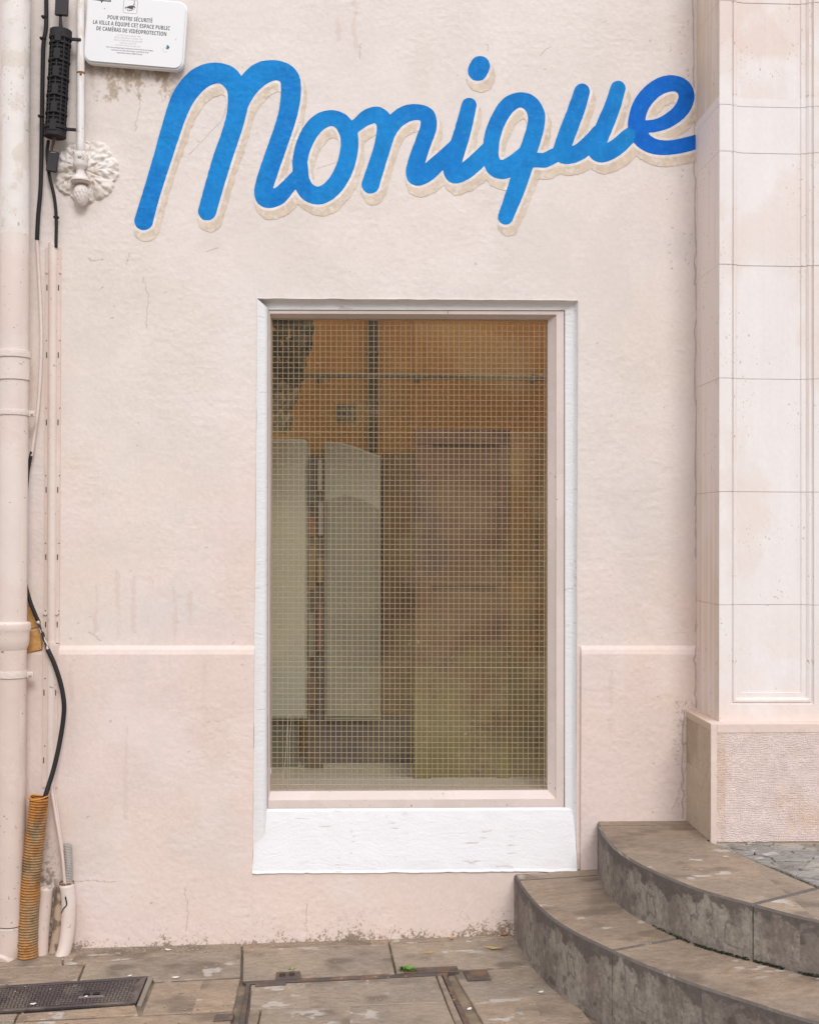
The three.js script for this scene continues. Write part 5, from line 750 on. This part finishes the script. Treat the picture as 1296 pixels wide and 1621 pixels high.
{
  // weeds and litter
  const green = grainMat([0.12, 0.24, 0.035], { seed: 1151, amp: 0.3, rough: 0.6, size: 0.1 }); green.side = THREE.DoubleSide;
  const leaf = (l, w) => { const s = new THREE.Shape(); s.moveTo(0, 0); s.quadraticCurveTo(w, l * 0.45, 0, l); s.quadraticCurveTo(-w, l * 0.45, 0, 0); const g = new THREE.ShapeGeometry(s, 5), p = g.attributes.position; for (let i = 0; i < p.count; i++) p.setZ(i, -0.35 * Math.pow(p.getY(i), 2) / l + 0.25 * Math.abs(p.getX(i))); g.computeVertexNormals(); return g.toNonIndexed(); };
  const weed = (label, px, py, n, size) => { const w = thing('weed', label, 'weed'); const q = G(px, py), y = gY(q[0], q[1]); for (let k = 0; k < n; k++) { const g = leaf(size * rr(0.6, 1.1), size * rr(0.35, 0.5)); g.rotateX(-rr(0.2, 1.1)); g.rotateY(k / n * 6.28 + rr(-0.3, 0.3)); const o = rr(-1, 1) * size * 1.1; g.translate(q[0] + o, y + rr(0, size * 0.25), q[1] + rr(-0.006, 0.006)); mesh('leaf', boxUV(g), green, w); } };
  weed('bright green weed sprouting at the back edge of the inspection cover', 646, 1538, 30, 0.02); weed('tiny green weed at the foot of the wall left of centre', 418, 1489, 14, 0.013); weed('sparse low green sprigs by the left lifting bracket of the inspection cover', 462, 1536, 10, 0.008);
  const bit = (name, label, cat, px, py, m, sx, sz, ry, onStep) => { const q = G(px, py), y = onStep ?? gY(q[0], q[1]); const s = new THREE.Shape(); s.moveTo(-sx, 0); s.bezierCurveTo(-sx * 0.6, sz, sx * 0.3, sz * 1.2, sx, sz * 0.1); s.bezierCurveTo(sx * 0.4, -sz * 0.9, -sx * 0.5, -sz * 0.7, -sx, 0); const g = new THREE.ExtrudeGeometry(s, { depth: 0.0008, bevelEnabled: false, curveSegments: 8 }); g.rotateX(-Math.PI / 2); const p = g.attributes.position; for (let i = 0; i < p.count; i++) p.setY(i, p.getY(i) + 0.25 * Math.abs(p.getX(i)) + 0.3 * Math.abs(p.getZ(i))); g.computeVertexNormals(); g.rotateY(ry); const b = onStep === undefined ? q : q; g.translate(b[0], y + 0.003, b[1]); tag(mesh(name, boxUV(g), m), label, cat); };
  const orange = grainMat([0.50, 0.22, 0.04], { seed: 1161, amp: 0.3, size: 0.1 }), yellow = grainMat([0.45, 0.30, 0.10], { seed: 1163, amp: 0.3, size: 0.1 }), pale = grainMat([0.72, 0.66, 0.60], { seed: 1165, amp: 0.1, size: 0.1 });
  bit('fallen_leaf', 'small orange fallen leaf against the wall foot by the steps', 'leaf', 798, 1482, orange, 0.014, 0.007, 0.2); bit('fallen_leaf', 'small orange-yellow fallen leaf left of the one beside the step', 'leaf', 715, 1488, orange, 0.010, 0.007, 1.2); bit('dry_grass_tuft', 'dry yellow blade of grass lying on the slabs', 'grass blade', 678, 1511, yellow, 0.026, 0.003, 0.1); bit('dry_grass_tuft', 'dry yellow-green tuft lying near the lower step', 'grass blade', 780, 1504, yellow, 0.03, 0.007, -0.2); bit('fallen_petal', 'pale petal on the slab joint close to the lower step', 'petal', 856, 1573, pale, 0.009, 0.006, 0.5); bit('fallen_petal', 'pale petal on the iron hatch', 'petal', 53, 1592, pale, 0.009, 0.006, 0.3); bit('fallen_petal', 'tiny pale petal in the middle of the iron hatch', 'petal', 137, 1580, pale, 0.006, 0.005, 1.1); bit('fallen_petal', 'pale petal behind the iron hatch corner', 'petal', 206, 1547, pale, 0.007, 0.005, 0.6); bit('fallen_petal', 'white petal by the wall foot above the slab joint', 'petal', 266, 1506, pale, 0.011, 0.006, -0.3); bit('fallen_petal', 'pale scrap on the slab between hatch and cover', 'petal', 278, 1550, pale, 0.011, 0.006, 0.2); bit('fallen_petal', 'pale scrap in the right joint of the inspection cover', 'petal', 743, 1600, pale, 0.009, 0.007, 0.9);
  const pt = thing('fallen_petal', 'curled cream petal resting against the front of the lower step', 'petal');
  { const q = G(1016, 1612), y = gY(...q); const r1 = leaf(0.04, 0.022), r2 = leaf(0.034, 0.012); r1.rotateX(-0.3); r1.rotateZ(0.5); r2.rotateZ(-0.35); r1.translate(q[0], y + 0.002, q[1] + 0.02); r2.translate(q[0] + 0.004, y + 0.01, q[1] + 0.02); const m = pale.clone(); m.side = THREE.DoubleSide; mesh('petal', boxUV(r1), m, pt); mesh('petal', boxUV(r2), m, pt); }
  // crumbs and grit swept against the wall foot, steps and joints
  const grit = []; for (let k = 0; k < 900; k++) { const edge = rnd(); let x, z; if (edge < 0.6) { x = rr(-1.0, 0.6); z = PL + 0.004 + Math.abs(rr(-1, 1) * rr(0, 1)) * 0.09; } else { const q = G(rr(0, 1000), rr(1490, 1640)); x = q[0]; z = q[1]; } const g = new THREE.IcosahedronGeometry(rr(0.0008, 0.0032), 0); g.scale(1.3, 0.7, 1); g.translate(x, gY(x, z) + 0.001, z); grit.push(g); }
  const gm = mesh('grit', grit, grainMat([0.25, 0.19, 0.13], { seed: 1171, amp: 0.5, freq: 20, rgb2: [0.6, 0.54, 0.47], patch: 0.6, freq2: 14, size: 0.7 })); gm.userData = { kind: 'stuff', label: 'scattered grit and crumbs along the wall foot and slabs', category: 'grit' };
}
// unseen house added opposite, sized to keep sky out of the glass
{
  const h = thing('added_house_opposite', 'unseen ochre house added across the street to block low sky, behind the viewer', 'house');
  mesh('facade', box(-9, 9, -0.9, 4.9, 12.1, 12.5, 0), grainMat([0.42, 0.36, 0.28], { seed: 1181, amp: 0.1, bump: 0.004, size: 2 }), h);
  const fr = flat(0.14, 0.08, 0.05, 0.6), gl = flat(0.03, 0.035, 0.04, 0.15);
  for (const x of [-5, -1.6, 2.0, 5.4]) for (const y of [0.4, 2.8]) { const w = mesh('window', box(x - 0.6, x + 0.6, y, y + 1.7, 12.04, 12.11), fr, h); mesh('pane', box(x - 0.5, x + 0.5, y + 0.1, y + 1.6, 12.02, 12.041), gl, w); }
}

// ------------------------------------------------------------ each thing's origin at its foot
for (const t of things) { t.updateMatrixWorld(true); const b = new THREE.Box3().setFromObject(t); const o = V((b.min.x + b.max.x) / 2, b.min.y, (b.min.z + b.max.z) / 2); if (!isFinite(o.x)) continue; t.position.copy(o); for (const c of t.children) c.position.sub(o); }
scene.updateMatrixWorld(true);
renderer.render(scene, camera);
